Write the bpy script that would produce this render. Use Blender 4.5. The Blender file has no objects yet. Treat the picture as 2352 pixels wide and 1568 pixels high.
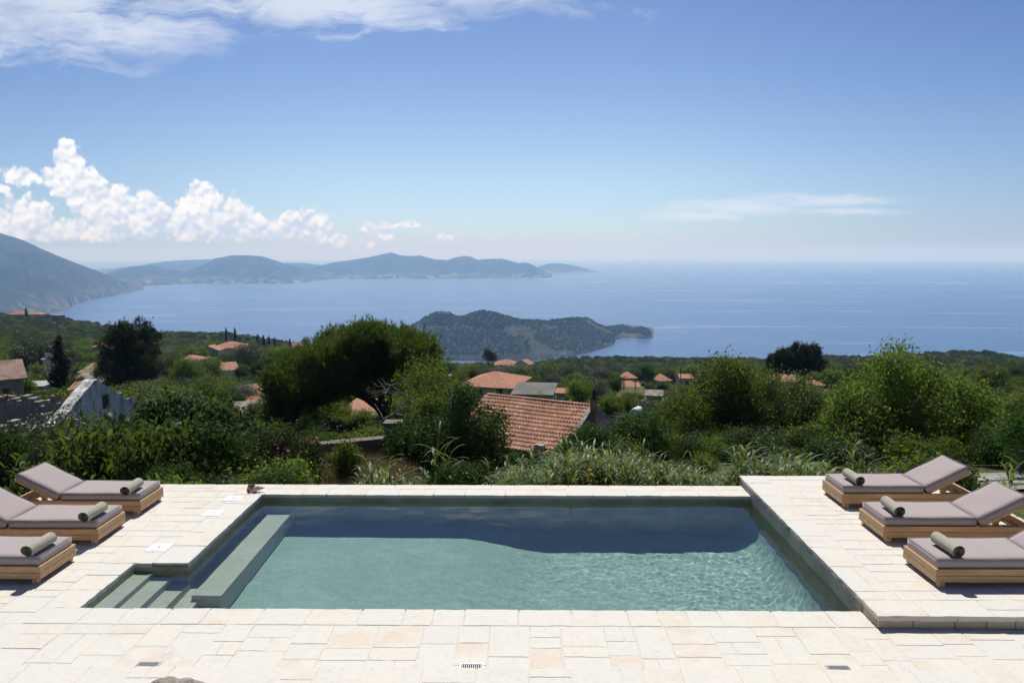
import bpy, bmesh, math, random
import numpy as np
from mathutils import Vector, Matrix
R = math.radians
sc = bpy.context.scene
C = sc.collection
# ------------------------------------------------------------------ camera, sun, sky, exposure
F, CX, CY, EYE = 1744.0, 1176.0, 784.0, 4.0          # focal length and centre in the 2352 px wide photograph
PITCH = math.atan(200 / F)
YAW = math.atan(18 / math.hypot(F, 200))
cam_d = bpy.data.cameras.new('camera')
cam = bpy.data.objects.new('camera', cam_d)
C.objects.link(cam)
cam.location = (0, 0, EYE)
cam.rotation_euler = (math.pi / 2 - PITCH, 0, YAW)
cam_d.sensor_width = 36.0
cam_d.lens = 36.0 * F / 2352
cam_d.clip_start = 0.1
cam_d.clip_end = 120000
sc.camera = cam
SUN_EL, SUN_AZ = R(59), R(-4)                         # azimuth measured from +Y (the view) towards +X
sd = bpy.data.lights.new('sun', 'SUN')
sd.energy = 5.0
sd.angle = R(0.5)
sd.color = (1.0, 0.955, 0.89)
sun = bpy.data.objects.new('sun', sd)
C.objects.link(sun)
sdir = Vector((math.sin(SUN_AZ) * math.cos(SUN_EL), math.cos(SUN_AZ) * math.cos(SUN_EL), math.sin(SUN_EL)))
sun.rotation_euler = sdir.to_track_quat('Z', 'Y').to_euler()
sc.view_settings.view_transform = 'Standard'
sc.view_settings.look = 'None'
sc.view_settings.gamma = 1.0
sc.view_settings.exposure = 0.0
sc.cycles.use_denoising = True
sc.cycles.max_bounces = 8
sc.cycles.transparent_max_bounces = 12
sc.cycles.volume_bounces = 3
sc.cycles.caustics_reflective = False
sc.cycles.caustics_refractive = True               # sunlight reaches the pool floor through the water
sc.cycles.sample_clamp_indirect = 6.0
sd.cycles.is_caustics_light = True


def ray(x, y):
    """direction in the world of photograph pixel (x, y)"""
    a, b, c = (x - CX) / F, 1.0, -(y - CY) / F
    cp, sp = math.cos(-PITCH), math.sin(-PITCH)
    b, c = b * cp - c * sp, b * sp + c * cp
    cy, sy = math.cos(YAW), math.sin(YAW)
    return np.array([a * cy - b * sy, a * sy + b * cy, c])


def at(x, y, z):
    d = ray(x, y)
    return d * ((z - EYE) / d[2]) + np.array([0, 0, EYE])


def atY(x, y, Y):
    d = ray(x, y)
    return d * (Y / d[1]) + np.array([0, 0, EYE])


def uv(x, y):
    d = ray(x, y)
    return d[0] / d[1], d[2] / d[1]


class NT:
    """short hand for building node trees"""
    def __init__(s, tree, dim='3D'):
        s.dim = dim
        s.t = tree
        s.n = tree.nodes
        s.l = tree.links

    def node(s, kind, **kw):
        nd = s.n.new(kind)
        for k, v in kw.items():
            setattr(nd, k, v)
        return nd

    def put(s, nd, key, v):
        if v is None:
            return
        if isinstance(v, bpy.types.NodeSocket):
            s.l.new(v, nd.inputs[key])
        else:
            nd.inputs[key].default_value = v

    def math(s, op, a, b=None, c=None, clamp=False):
        nd = s.node('ShaderNodeMath', operation=op, use_clamp=clamp)
        for i, v in enumerate((a, b, c)):
            s.put(nd, i, v)
        return nd.outputs[0]

    def vmath(s, op, a, b=None):
        nd = s.node('ShaderNodeVectorMath', operation=op)
        s.put(nd, 0, a)
        s.put(nd, 1, b)
        return nd.outputs['Value'] if op in ('LENGTH', 'DOT_PRODUCT', 'DISTANCE') else nd.outputs[0]

    def mix(s, f, a, b, blend='MIX'):
        nd = s.node('ShaderNodeMix', data_type='RGBA', blend_type=blend)
        s.put(nd, 0, f)
        s.put(nd, 6, a if not isinstance(a, tuple) else (*a[:3], 1))
        s.put(nd, 7, b if not isinstance(b, tuple) else (*b[:3], 1))
        return nd.outputs[2]

    def noise(s, vec, scale, detail=4, rough=0.55, dist=0.0, out='Fac'):
        nd = s.node('ShaderNodeTexNoise')
        nd.noise_dimensions = s.dim
        s.put(nd, 'Vector', vec)
        s.put(nd, 'Scale', scale)
        s.put(nd, 'Detail', detail)
        s.put(nd, 'Roughness', rough)
        s.put(nd, 'Distortion', dist)
        return nd.outputs[out]

    def ramp(s, f, a, b, lo=0.0, hi=1.0, smooth=True):
        nd = s.node('ShaderNodeMapRange', interpolation_type='SMOOTHSTEP' if smooth else 'LINEAR')
        s.put(nd, 0, f)
        for i, v in enumerate((a, b, lo, hi)):
            s.put(nd, i + 1, v)
        return nd.outputs[0]

    def mapping(s, vec, scale=(1, 1, 1), rot=(0, 0, 0), loc=(0, 0, 0)):
        nd = s.node('ShaderNodeMapping')
        s.put(nd, 0, vec)
        nd.inputs['Scale'].default_value = scale
        nd.inputs['Rotation'].default_value = rot
        nd.inputs['Location'].default_value = loc
        return nd.outputs[0]


def make_world():
    w = bpy.data.worlds.new('World')
    sc.world = w
    w.use_nodes = True
    t = NT(w.node_tree, '2D')
    t.n.clear()
    out = t.node('ShaderNodeOutputWorld')
    bg = t.node('ShaderNodeBackground')
    sky = t.node('ShaderNodeTexSky', sky_type='NISHITA')
    sky.sun_disc = False
    sky.sun_elevation = SUN_EL
    sky.sun_rotation = SUN_AZ
    sky.altitude = 300
    sky.air_density = 1.0
    sky.dust_density = 0.6
    sky.ozone_density = 2.5
    co = t.node('ShaderNodeTexCoord').outputs['Generated']
    sp = t.node('ShaderNodeSeparateXYZ')
    t.put(sp, 0, co)
    yy = t.math('MAXIMUM', sp.outputs[1], 0.04)
    cmb = t.node('ShaderNodeCombineXYZ')
    t.put(cmb, 0, t.math('DIVIDE', sp.outputs[0], yy))
    t.put(cmb, 1, t.math('DIVIDE', sp.outputs[2], yy))
    p = cmb.outputs[0]
    front = t.ramp(sp.outputs[1], 0.1, 0.3)

    def field(blobs, pos):
        acc = None
        for (x, y, rx, ry) in blobs:
            u, v = uv(x, y)
            d = t.vmath('LENGTH', t.vmath('MULTIPLY', t.vmath('SUBTRACT', pos, (u, v, 0)), (F / rx, F / ry, 0)))
            f = t.math('SUBTRACT', 1.0, d)
            acc = f if acc is None else t.math('SMOOTH_MAX', acc, f, 0.12)
        return acc
    cumulus = [(150, 365, 30, 36), (165, 408, 58, 39), (190, 438, 45, 43), (125, 401, 24, 22), (60, 503, 74, 41), (5, 508, 56, 39),
               (235, 475, 67, 45), (305, 488, 69, 40), (250, 523, 121, 29), (365, 508, 60, 34), (425, 508, 60, 36), (472, 455, 35, 31),
               (452, 488, 46, 41), (490, 518, 60, 31), (530, 477, 22, 26), (552, 508, 43, 33), (592, 525, 35, 21), (628, 525, 33, 21),
               (662, 503, 19, 15), (702, 517, 41, 28), (738, 521, 24, 26), (110, 533, 140, 19), (655, 533, 56, 12),
               (44, 405, 37, 19), (2, 433, 19, 10), (868, 523, 37, 15), (886, 539, 19, 12), (940, 515, 22, 7), (775, 549, 20, 12),
               (1019, 541, 17, 9), (834, 563, 19, 8)]
    warp = t.vmath('ADD', p, t.vmath('MULTIPLY', t.vmath('SUBTRACT', t.noise(p, 60, 3, out='Color'), (0.5, 0.5, 0.5)), (0.012, 0.012, 0)))

    def billow(pos):
        acc = None
        for scl, amp in ((36, 0.62), (92, 0.38)):
            vo = t.node('ShaderNodeTexVoronoi', feature='SMOOTH_F1', voronoi_dimensions='2D')
            t.put(vo, 'Vector', pos)
            t.put(vo, 'Scale', scl)
            t.put(vo, 'Smoothness', 0.35)
            f = t.math('MULTIPLY', t.math('SUBTRACT', 0.75, vo.outputs['Distance']), amp)
            acc = f if acc is None else t.math('ADD', acc, f)
        return acc
    fine = t.noise(p, 170, 5, 0.6)
    fld = field(cumulus, warp)
    b0 = billow(warp)
    dens = t.math('ADD', t.math('ADD', t.math('ADD', fld, 0.36), t.math('MULTIPLY', t.math('SUBTRACT', b0, 0.42), 1.3)), t.math('MULTIPLY', t.math('SUBTRACT', fine, 0.5), 0.6))
    m_c = t.math('MULTIPLY', t.ramp(dens, -0.08, 0.36), front)
    # light on the heaps: compare each puff with the air a little nearer the sun
    b1 = billow(t.vmath('ADD', warp, (-0.002, 0.007, 0)))
    lit = t.math('SUBTRACT', b0, b1)
    sepp = t.node('ShaderNodeSeparateXYZ')
    t.put(sepp, 0, p)
    hgt = t.ramp(sepp.outputs[1], uv(0, 548)[1], uv(0, 440)[1])
    shade = t.math('ADD', t.math('MULTIPLY', lit, 1.9), t.math('ADD', 0.36, t.math('MULTIPLY', hgt, 0.30)))
    shade = t.math('ADD', shade, t.math('MULTIPLY', t.math('SUBTRACT', t.noise(p, 22, 3, 0.45), 0.5), 0.95), clamp=True)
    ccol = t.mix(shade, (0.60, 0.69, 0.85), (1.03, 1.04, 1.05))
    # high thin streaks
    ps = t.mapping(p, scale=(9, 46, 1), rot=(0, 0, R(-5)))
    pw = t.vmath('ADD', ps, t.vmath('MULTIPLY', t.noise(p, 7, 3, out='Color'), (1.2, 2.6, 0)))
    st = t.noise(pw, 1.0, 7, 0.6)
    st2 = t.noise(t.mapping(p, scale=(5, 16, 1), rot=(0, 0, R(-9))), 1.0, 5, 0.6)
    cirrus = [(130, 50, 440, 96), (300, 75, 300, 56), (760, 5, 560, 62), (1000, -10, 340, 50), (20, 25, 500, 84), (500, 84, 90, 26)]
    fc = field(cirrus, p)
    ci = t.math('MULTIPLY', t.ramp(t.math('ADD', fc, t.math('MULTIPLY', t.math('SUBTRACT', st, 0.55), 2.4)), -0.35, 0.8), t.ramp(st2, 0.3, 0.62, 0.4, 1.0))
    wis = [(1700, 478, 200, 26), (1900, 462, 240, 22), (1620, 495, 150, 16), (1960, 485, 200, 14)]
    fw = field(wis, p)
    wi = t.math('MULTIPLY', t.ramp(t.math('ADD', fw, t.math('MULTIPLY', t.math('SUBTRACT', st, 0.52), 1.6)), 0.0, 0.8), 0.55)
    m_s = t.math('MULTIPLY', t.math('MAXIMUM', t.math('MULTIPLY', ci, 0.74), wi), front, clamp=True)
    STR = 0.10
    # the deep blue of a clear summer sky: paler low down and towards the sun, deeper above and to the sides
    el = t.ramp(sp.outputs[2], 0.0, 0.36)
    tint = t.mix(el, (0.98, 1.04, 1.15), (0.66, 0.73, 0.93))
    side = t.ramp(t.math('ABSOLUTE', t.math('ADD', sp.outputs[0], 0.05)), 0.12, 0.72)
    tint = t.mix(side, tint, t.mix(1.0, tint, (0.67, 0.73, 0.84), 'MULTIPLY'))
    # whiter close to the sea horizon, unseen sky overhead and behind dimmed to cut fill light
    low = t.ramp(sp.outputs[2], 0.0, 0.13, 1.0, 0.0)
    tint = t.mix(low, tint, t.mix(1.0, tint, (0.84, 0.94, 1.10), 'MULTIPLY'))
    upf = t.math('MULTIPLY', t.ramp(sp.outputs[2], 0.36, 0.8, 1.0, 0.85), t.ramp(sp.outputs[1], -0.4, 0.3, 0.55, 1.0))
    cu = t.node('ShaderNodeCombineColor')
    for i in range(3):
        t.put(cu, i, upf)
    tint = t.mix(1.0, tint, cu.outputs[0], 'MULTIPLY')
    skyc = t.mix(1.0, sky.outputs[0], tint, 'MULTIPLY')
    col = t.mix(m_s, skyc, tuple(c / STR for c in (0.84, 0.89, 0.98)))
    cm = t.mix(1.0, ccol, (1 / STR, 1 / STR, 1 / STR), 'MULTIPLY')
    col = t.mix(m_c, col, cm)
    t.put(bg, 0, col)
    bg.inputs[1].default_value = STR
    t.l.new(bg.outputs[0], out.inputs[0])
    w.cycles.sampling_method = 'MANUAL'
    w.cycles.sample_map_resolution = 512


make_world()

# ------------------------------------------------------------------ helpers
rng = np.random.default_rng(7)
rnd = random.Random(11)
SEA = -296.0


def tag(o, label=None, cat=None, group=None, kind=None):
    for k, v in (('label', label), ('category', cat), ('group', group), ('kind', kind)):
        if v:
            o[k] = v
    return o


def empty(name, loc, label=None, cat=None, group=None, rz=0.0):
    o = bpy.data.objects.new(name, None)
    C.objects.link(o)
    o.empty_display_size = 0.2
    o.location = tuple(float(v) for v in loc)
    o.rotation_euler = (0, 0, rz)
    return tag(o, label, cat, group)


def link(name, me, mat, parent=None, loc=(0, 0, 0), rot=(0, 0, 0)):
    o = bpy.data.objects.new(name, me)
    C.objects.link(o)
    if mat is not None and not me.materials:
        for m in (mat if isinstance(mat, (list, tuple)) else [mat]):
            me.materials.append(m)
    o.parent = parent
    o.location = tuple(float(v) for v in loc)
    o.rotation_euler = rot
    return o


def dup(root, loc, rz=None, label=None, group=None, scale=None):
    r = root.copy()
    C.objects.link(r)
    r.location = tuple(float(v) for v in loc)
    if rz is not None:
        r.rotation_euler = (0, 0, rz)
    if scale is not None:
        r.scale = scale
    if label:
        r['label'] = label
    if group:
        r['group'] = group
    for ch in list(root.children):
        c = ch.copy()
        C.objects.link(c)
        c.parent = r
        for g in list(ch.children):
            d = g.copy()
            C.objects.link(d)
            d.parent = c
    return r


def np_mesh(name, V, faces, smooth=False, tone=None):
    """V (n,3); faces: list of (k, array(m,k)); tone: per vertex float"""
    me = bpy.data.meshes.new(name)
    V = np.asarray(V, dtype=np.float32)
    me.vertices.add(len(V))
    me.vertices.foreach_set('co', V.ravel())
    idx, starts, tot, pos = [], [], [], 0
    for fa in faces:
        fa = np.asarray(fa, dtype=np.int32)
        if not len(fa):
            continue
        k = fa.shape[1]
        idx.append(fa.ravel())
        starts.append(pos + np.arange(len(fa)) * k)
        tot.append(np.full(len(fa), k))
        pos += fa.size
    idx = np.concatenate(idx)
    starts = np.concatenate(starts)
    me.loops.add(len(idx))
    me.loops.foreach_set('vertex_index', idx)
    me.polygons.add(len(starts))
    me.polygons.foreach_set('loop_start', starts.astype(np.int32))
    if smooth:
        me.polygons.foreach_set('use_smooth', np.ones(len(starts), dtype=bool))
    me.update(calc_edges=True)
    if tone is not None:
        a = me.attributes.new('tone', 'FLOAT', 'POINT')
        a.data.foreach_set('value', np.asarray(tone, dtype=np.float32))
    return me


class MB:
    """collects shapes into one mesh"""
    def __init__(s):
        s.v, s.f, s.t = [], [], []

    def add(s, V, Fs, tone=0.5):
        o = len(s.v)
        s.v += [tuple(map(float, q)) for q in V]
        s.t += [tone] * len(V)
        s.f += [tuple(i + o for i in f) for f in Fs]
        return s

    def box(s, x0, x1, y0, y1, z0, z1, M=None, tone=0.5):
        V = [(x, y, z) for z in (z0, z1) for y in (y0, y1) for x in (x0, x1)]
        if M is not None:
            V = [M @ Vector(q) for q in V]
        return s.add(V, [(0, 2, 3, 1), (4, 5, 7, 6), (0, 1, 5, 4), (2, 6, 7, 3), (0, 4, 6, 2), (1, 3, 7, 5)], tone)

    def prism(s, poly, z0, z1, M=None, tone=0.5):
        n = len(poly)
        V = [(x, y, z0) for x, y in poly] + [(x, y, z1) for x, y in poly]
        if M is not None:
            V = [M @ Vector(q) for q in V]
        return s.add(V, [tuple(range(n))[::-1], tuple(range(n, 2 * n))] + [(i, (i + 1) % n, n + (i + 1) % n, n + i) for i in range(n)], tone)

    def tube(s, pts, rad, n=8, tone=0.5, cap=True):
        pts = [Vector([float(c) for c in p]) for p in pts]
        if not hasattr(rad, '__len__'):
            rad = [rad] * len(pts)
        V, Fs = [], []
        up = Vector((0.13, 0.31, 0.94))
        for i, p in enumerate(pts):
            d = (pts[min(i + 1, len(pts) - 1)] - pts[max(i - 1, 0)])
            d = d.normalized() if d.length > 1e-9 else Vector((0, 0, 1))
            a = d.cross(up)
            if a.length < 0.05:
                a = d.cross(Vector((1, 0, 0)))
            a.normalize()
            b = d.cross(a)
            for k in range(n):
                an = 2 * math.pi * k / n
                V.append(p + (a * math.cos(an) + b * math.sin(an)) * rad[i])
        for i in range(len(pts) - 1):
            for k in range(n):
                Fs.append((i * n + k, i * n + (k + 1) % n, (i + 1) * n + (k + 1) % n, (i + 1) * n + k))
        if cap:
            Fs.append(tuple(range(n))[::-1])
            Fs.append(tuple(range((len(pts) - 1) * n, len(pts) * n)))
        return s.add(V, Fs, tone)

    def lathe(s, prof, n=16, cx=0.0, cy=0.0, tone=0.5):
        V, Fs = [], []
        for r, z in prof:
            for k in range(n):
                an = 2 * math.pi * k / n
                V.append((cx + r * math.cos(an), cy + r * math.sin(an), z))
        for i in range(len(prof) - 1):
            for k in range(n):
                Fs.append((i * n + k, i * n + (k + 1) % n, (i + 1) * n + (k + 1) % n, (i + 1) * n + k))
        Fs.append(tuple(range(n))[::-1])
        Fs.append(tuple(range((len(prof) - 1) * n, len(prof) * n)))
        return s.add(V, Fs, tone)

    def build(s, name, mat, parent=None, origin=(0, 0, 0), bevel=0.0, seg=2, smooth=False, loc=(0, 0, 0), rot=(0, 0, 0)):
        me = bpy.data.meshes.new(name)
        ox, oy, oz = (float(c) for c in origin)
        me.from_pydata([(x - ox, y - oy, z - oz) for x, y, z in s.v], [], s.f)
        a = me.attributes.new('tone', 'FLOAT', 'POINT')
        a.data.foreach_set('value', np.asarray(s.t, dtype=np.float32))
        if bevel > 0:
            bm = bmesh.new()
            bm.from_mesh(me)
            bmesh.ops.remove_doubles(bm, verts=bm.verts, dist=1e-5)
            bmesh.ops.bevel(bm, geom=bm.edges[:], offset=bevel, segments=seg, profile=0.6, affect='EDGES', clamp_overlap=True)
            bm.to_mesh(me)
            bm.free()
        if smooth:
            for p in me.polygons:
                p.use_smooth = True
        me.validate()
        me.update()
        return link(name, me, mat, parent, loc, rot)


# ------------------------------------------------------------------ materials
MATS = {}


def mat(name, build):
    if name in MATS:
        return MATS[name]
    m = bpy.data.materials.new(name)
    m.use_nodes = True
    t = NT(m.node_tree)
    t.n.clear()
    out = t.node('ShaderNodeOutputMaterial')
    sh = build(t, out)
    if sh is not None:
        t.l.new(sh, out.inputs[0])
    MATS[name] = m
    return m


def princ(t, col, rough=0.7, bump=None, bs=0.3, bd=0.01, spec=0.4, metal=0.0, alpha=None):
    b = t.node('ShaderNodeBsdfPrincipled')
    t.put(b, 'Base Color', col if not isinstance(col, tuple) else (*col[:3], 1))
    t.put(b, 'Roughness', rough)
    t.put(b, 'Specular IOR Level', spec)
    t.put(b, 'Metallic', metal)
    if bump is not None:
        bp = t.node('ShaderNodeBump')
        bp.inputs['Strength'].default_value = bs
        bp.inputs['Distance'].default_value = bd
        t.put(bp, 'Height', bump)
        t.l.new(bp.outputs[0], b.inputs['Normal'])
    return b.outputs[0]


def ocoord(t, kind='Object'):
    return t.node('ShaderNodeTexCoord').outputs[kind]


def wpos(t):
    return t.node('ShaderNodeNewGeometry').outputs['Position']


def tone_of(t):
    return t.node('ShaderNodeAttribute', attribute_name='tone').outputs['Fac']


def plain(name, col, rough=0.7, var=0.25, scale=3.0, bs=0.2, bd=0.01, spec=0.3, metal=0.0, dark=None, fine=8.0):
    def b(t, out):
        p = ocoord(t)
        n1 = t.noise(p, scale, 5)
        n2 = t.noise(p, scale * fine, 4)
        d = dark or tuple(c * (1 - var * 1.6) for c in col)
        c = t.mix(t.ramp(n1, 0.3, 0.7), d, col)
        c = t.mix(t.math('MULTIPLY', t.ramp(n2, 0.35, 0.7), var), c, tuple(min(1, x * 1.25) for x in col))
        return princ(t, c, rough, n2, bs, bd, spec, metal)
    return mat(name, b)


def leafmat(name, c_dark, c_light, trans=0.35, rough=0.5, spec=0.35, tcol=None):
    def b(t, out):
        tn = tone_of(t)
        rn = t.node('ShaderNodeObjectInfo').outputs['Random']
        f = t.math('ADD', t.math('MULTIPLY', tn, 0.75), t.math('MULTIPLY', rn, 0.25), clamp=True)
        c = t.mix(f, c_dark, c_light)
        hs = t.node('ShaderNodeHueSaturation')
        t.put(hs, 'Hue', t.math('ADD', 0.485, t.math('MULTIPLY', rn, 0.03)))
        t.put(hs, 'Value', t.math('ADD', 0.8, t.math('MULTIPLY', t.node('ShaderNodeObjectInfo').outputs['Random'], 0.4)))
        t.put(hs, 'Color', c)
        c = hs.outputs[0]
        p = princ(t, c, rough, spec=spec)
        tr = t.node('ShaderNodeBsdfTranslucent')
        t.put(tr, 0, t.mix(1.0, c, tcol or (1.5, 1.38, 0.66), 'MULTIPLY'))
        mx = t.node('ShaderNodeMixShader')
        mx.inputs[0].default_value = trans
        t.l.new(p, mx.inputs[1])
        t.l.new(tr.outputs[0], mx.inputs[2])
        return mx.outputs[0]
    return mat(name, b)


def stone_mat(name, base, warm, grey, rough=0.75, scale=1.0):
    """pale limestone: each slab has its own tone, with rusty and grey stains"""
    def b(t, out):
        p = wpos(t)
        tn = tone_of(t)
        tt = t.node('ShaderNodeCombineXYZ')
        t.put(tt, 2, t.math('MULTIPLY', tn, 37.0))
        q = t.vmath('ADD', p, tt.outputs[0])
        n1 = t.noise(q, 2.6 * scale, 5, 0.6)
        n2 = t.noise(q, 16 * scale, 5, 0.65)
        n3 = t.noise(q, 70 * scale, 3, 0.6)
        w = t.math('MULTIPLY', t.ramp(n1, 0.42, 0.7), t.ramp(tn, 0.35, 1.0))
        w = t.math('ADD', w, t.math('MULTIPLY', t.ramp(n2, 0.55, 0.72), t.math('MULTIPLY', tn, 0.30)), clamp=True)
        c = t.mix(t.ramp(tn, 0.0, 0.35, 0.55, 0.0), base, grey)
        c = t.mix(w, c, warm)
        c = t.mix(t.math('MULTIPLY', t.ramp(n2, 0.35, 0.62, 1, 0), 0.42), c, tuple(x * 0.86 for x in base))
        c = t.mix(t.math('MULTIPLY', t.ramp(n3, 0.60, 0.74), 0.40), c, tuple(x * 0.74 for x in base))
        vein = t.math('ABSOLUTE', t.math('SUBTRACT', t.noise(q, 5.5 * scale, 5, 0.6, 0.8), 0.5))
        c = t.mix(t.math('MULTIPLY', t.ramp(vein, 0.0, 0.018, 1, 0), t.ramp(n1, 0.45, 0.6, 0, 0.35)), c, tuple(x * 0.62 for x in base))
        return princ(t, c, rough, t.math('ADD', t.math('MULTIPLY', n2, 0.8), t.math('MULTIPLY', n3, 0.4)), 0.35, 0.006, 0.25)
    return mat(name, b)


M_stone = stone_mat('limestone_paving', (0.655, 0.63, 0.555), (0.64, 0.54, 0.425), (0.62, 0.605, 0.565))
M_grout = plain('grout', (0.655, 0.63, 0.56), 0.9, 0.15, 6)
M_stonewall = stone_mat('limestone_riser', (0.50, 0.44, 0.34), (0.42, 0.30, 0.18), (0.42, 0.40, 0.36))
M_plaster_wall = plain('retaining_wall_stone', (0.38, 0.35, 0.3), 0.9, 0.3, 2.0)


def m_wood(name, base, dark):
    def b(t, out):
        p = ocoord(t)
        g = t.noise(t.mapping(p, scale=(1.6, 24, 24)), 1.5, 5, 0.6, 0.6)
        g2 = t.noise(t.mapping(p, scale=(4, 110, 110)), 1.5, 3)
        c = t.mix(t.ramp(g, 0.3, 0.68), dark, base)
        c = t.mix(t.math('MULTIPLY', t.ramp(g2, 0.5, 0.75), 0.3), c, dark)
        rn = tone_of(t)
        c = t.mix(t.math('MULTIPLY', rn, 0.35), c, tuple(x * 0.7 for x in base))
        return princ(t, c, 0.55, g2, 0.15, 0.003, 0.35)
    return mat(name, b)


M_teak = m_wood('teak', (0.62, 0.40, 0.21), (0.42, 0.25, 0.115))


def b_fabric(t, out):
    p = ocoord(t)
    n = t.noise(p, 420, 2)
    n2 = t.noise(p, 5, 3)
    c = t.mix(t.ramp(n, 0.3, 0.7), (0.335, 0.285, 0.28), (0.42, 0.365, 0.355))
    c = t.mix(t.math('MULTIPLY', n2, 0.25), c, (0.33, 0.285, 0.28))
    return princ(t, c, 0.85, t.math('ADD', t.math('MULTIPLY', n, 0.1), n2), 0.25, 0.012, 0.2)


M_fabric = mat('mauve_canvas', b_fabric)


def b_towel(t, out):
    p = ocoord(t)
    n = t.noise(p, 130, 3, 0.7)
    n2 = t.noise(p, 14, 3)
    c = t.mix(t.ramp(n, 0.3, 0.7), (0.30, 0.28, 0.215), (0.54, 0.51, 0.41))
    c = t.mix(t.math('MULTIPLY', n2, 0.3), c, (0.36, 0.335, 0.26))
    return princ(t, c, 0.95, n, 0.9, 0.008, 0.1)


M_towel = mat('sage_towelling', b_towel)
# ------------------------------------------------------------------ terrace
XL, XR, XE = -4.335, 3.86, 7.38                       # pool left wall, pool right wall, right edge of the raised deck
XW = -8.15                                            # left edge of the terrace
YF, YB, YN, YE = 8.2, 12.34, 9.47, 12.89              # pool front, pool back, nook back, terrace back edge
XN = -5.03                                            # nook left wall
ZR = 0.15                                             # raised deck
YR = 7.82                                             # front of the raised deck
YS = 6.73                                             # step up towards the house

tb = MB()
tb.box(XW, XR, YS - 0.1, YF, -3.2, -0.03).box(XW, XN, YF, YN, -3.2, -0.03).box(XW, XL, YN, YE - 0.02, -3.2, -0.03)
tb.box(XL, XR, YB, YE - 0.02, -3.2, -0.03).box(XR, XE - 0.02, YR + 0.02, 12.98, -3.2, ZR - 0.03)
tb.box(XR, 11.5, YS - 0.1, YR + 0.02, -3.2, -0.03)
tag(tb.build('terrace', M_plaster_wall), kind='structure')
gb = MB()
gz = -0.004
gb.box(XW + .02, XR, YS, YF - .02, -0.03, gz).box(XW + .02, XN - .02, YF - .02, YN + .02, -0.03, gz).box(XW + .02, XL - .02, YN + .02, YE - .04, -0.03, gz)
gb.box(XL - .02, XR, YB + .02, YE - .04, -0.03, gz).box(XR + .03, XE - .04, YR + .04, 12.96, ZR - 0.03, ZR + gz).box(XR, 11.5, YS, YR - .01, -0.03, gz)
tag(gb.build('mortar_bed', M_grout), kind='structure')


def slab(mb, x0, x1, y0, y1, z, depth=0.03, gap=0.0035, jit=0.0032, tone=None):
    """one hand-cut stone: wavy outline, rounded arris, slightly out of level"""
    x0 += gap
    x1 -= gap
    y0 += gap
    y1 -= gap
    if x1 - x0 < 0.04 or y1 - y0 < 0.04:
        return
    if tone is None:
        tone = rnd.random() ** 1.5
        if rnd.random() < 0.12:
            tone = 0.75 + rnd.random() * 0.25
    pts = []
    for (ax, ay, bx, by) in ((x0, y0, x1, y0), (x1, y0, x1, y1), (x1, y1, x0, y1), (x0, y1, x0, y0)):
        L = math.hypot(bx - ax, by - ay)
        k = max(2, int(L / 0.09))
        for i in range(k):
            f = i / k
            pts.append((ax + (bx - ax) * f + rnd.gauss(0, jit), ay + (by - ay) * f + rnd.gauss(0, jit)))
    cx, cy = (x0 + x1) / 2, (y0 + y1) / 2
    n = len(pts)
    tz = z + rnd.gauss(0, 0.0012)
    sx, sy = rnd.gauss(0, 0.002), rnd.gauss(0, 0.002)
    V = []
    for inset, dz in ((0.006, 0.0), (0.002, -0.002), (0.0, -0.006), (0.0, -depth)):
        for (px, py) in pts:
            dx, dy = px - cx, py - cy
            fx = 1 - inset / max(abs(x1 - x0) / 2, 0.02)
            fy = 1 - inset / max(abs(y1 - y0) / 2, 0.02)
            V.append((cx + dx * fx, cy + dy * fy, tz + dz + dx * sx + dy * sy))
    Fs = [tuple(range(n))]
    for r in range(3):
        for i in range(n):
            Fs.append((r * n + i, (r + 1) * n + i, (r + 1) * n + (i + 1) % n, r * n + (i + 1) % n))
    mb.add(V, Fs, tone)


def courses(mb, x0, x1, y0, y1, z, along='x', wmin=0.2, wmax=0.42, lmin=0.28, lmax=0.66):
    """stone courses running along x or y, joints staggered, some courses split"""
    a0, a1, b0, b1 = (x0, x1, y0, y1) if along == 'x' else (y0, y1, x0, x1)
    b = b0
    while b < b1 - 0.01:
        w = rnd.uniform(wmin, wmax)
        if b1 - b - w < wmin * 0.8:
            w = b1 - b
        a = a0 - rnd.uniform(0, lmin)
        while a < a1 - 0.01:
            L = rnd.uniform(lmin, lmax)
            e = min(a + L, a1)
            if a1 - e < 0.14:
                e = a1
            s = max(a, a0)
            if e - s > 0.08:
                parts = [(b, b + w)]
                if w > 0.3 and rnd.random() < 0.16:
                    m = b + w * rnd.uniform(0.35, 0.65)
                    parts = [(b, m), (m, b + w)]
                for (p0, p1) in parts:
                    if along == 'x':
                        slab(mb, s, e, p0, p1, z)
                    else:
                        slab(mb, p0, p1, s, e, z)
            a = e
        b += w


pv = MB()
courses(pv, XW, XE + 4, YS, YF - 0.37, 0, 'y', 0.26, 0.5, 0.2, 0.62)               # front strip, courses run towards the pool
courses(pv, XW, XN - 0.42, YF - 0.37, YN + 0.01, 0, 'x')
courses(pv, XW, XL - 0.46, YN + 0.01, YE - 0.24, 0, 'x')
courses(pv, XW, XL - 0.46, YE - 0.24, YE, 0, 'x', 0.24, 0.24)
courses(pv, XL - 0.46, XR, YE - 0.24, YE, 0, 'x', 0.24, 0.24, 0.3, 0.7)
tag(pv.build('paving', M_stone), kind='structure')
rp = MB()
courses(rp, XR + 0.42, XE, YR + 0.36, 13.0, ZR, 'x', 0.18, 0.4, 0.3, 0.75)
courses(rp, XR - 0.015, XR + 0.42, YR + 0.36, 13.0, ZR, 'y', 0.435, 0.435, 0.35, 0.7)
courses(rp, XR - 0.015, XE, YR - 0.03, YR + 0.36, ZR, 'x', 0.39, 0.39, 0.35, 0.75)
tag(rp.build('raised_paving', M_stone), kind='structure')
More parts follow.
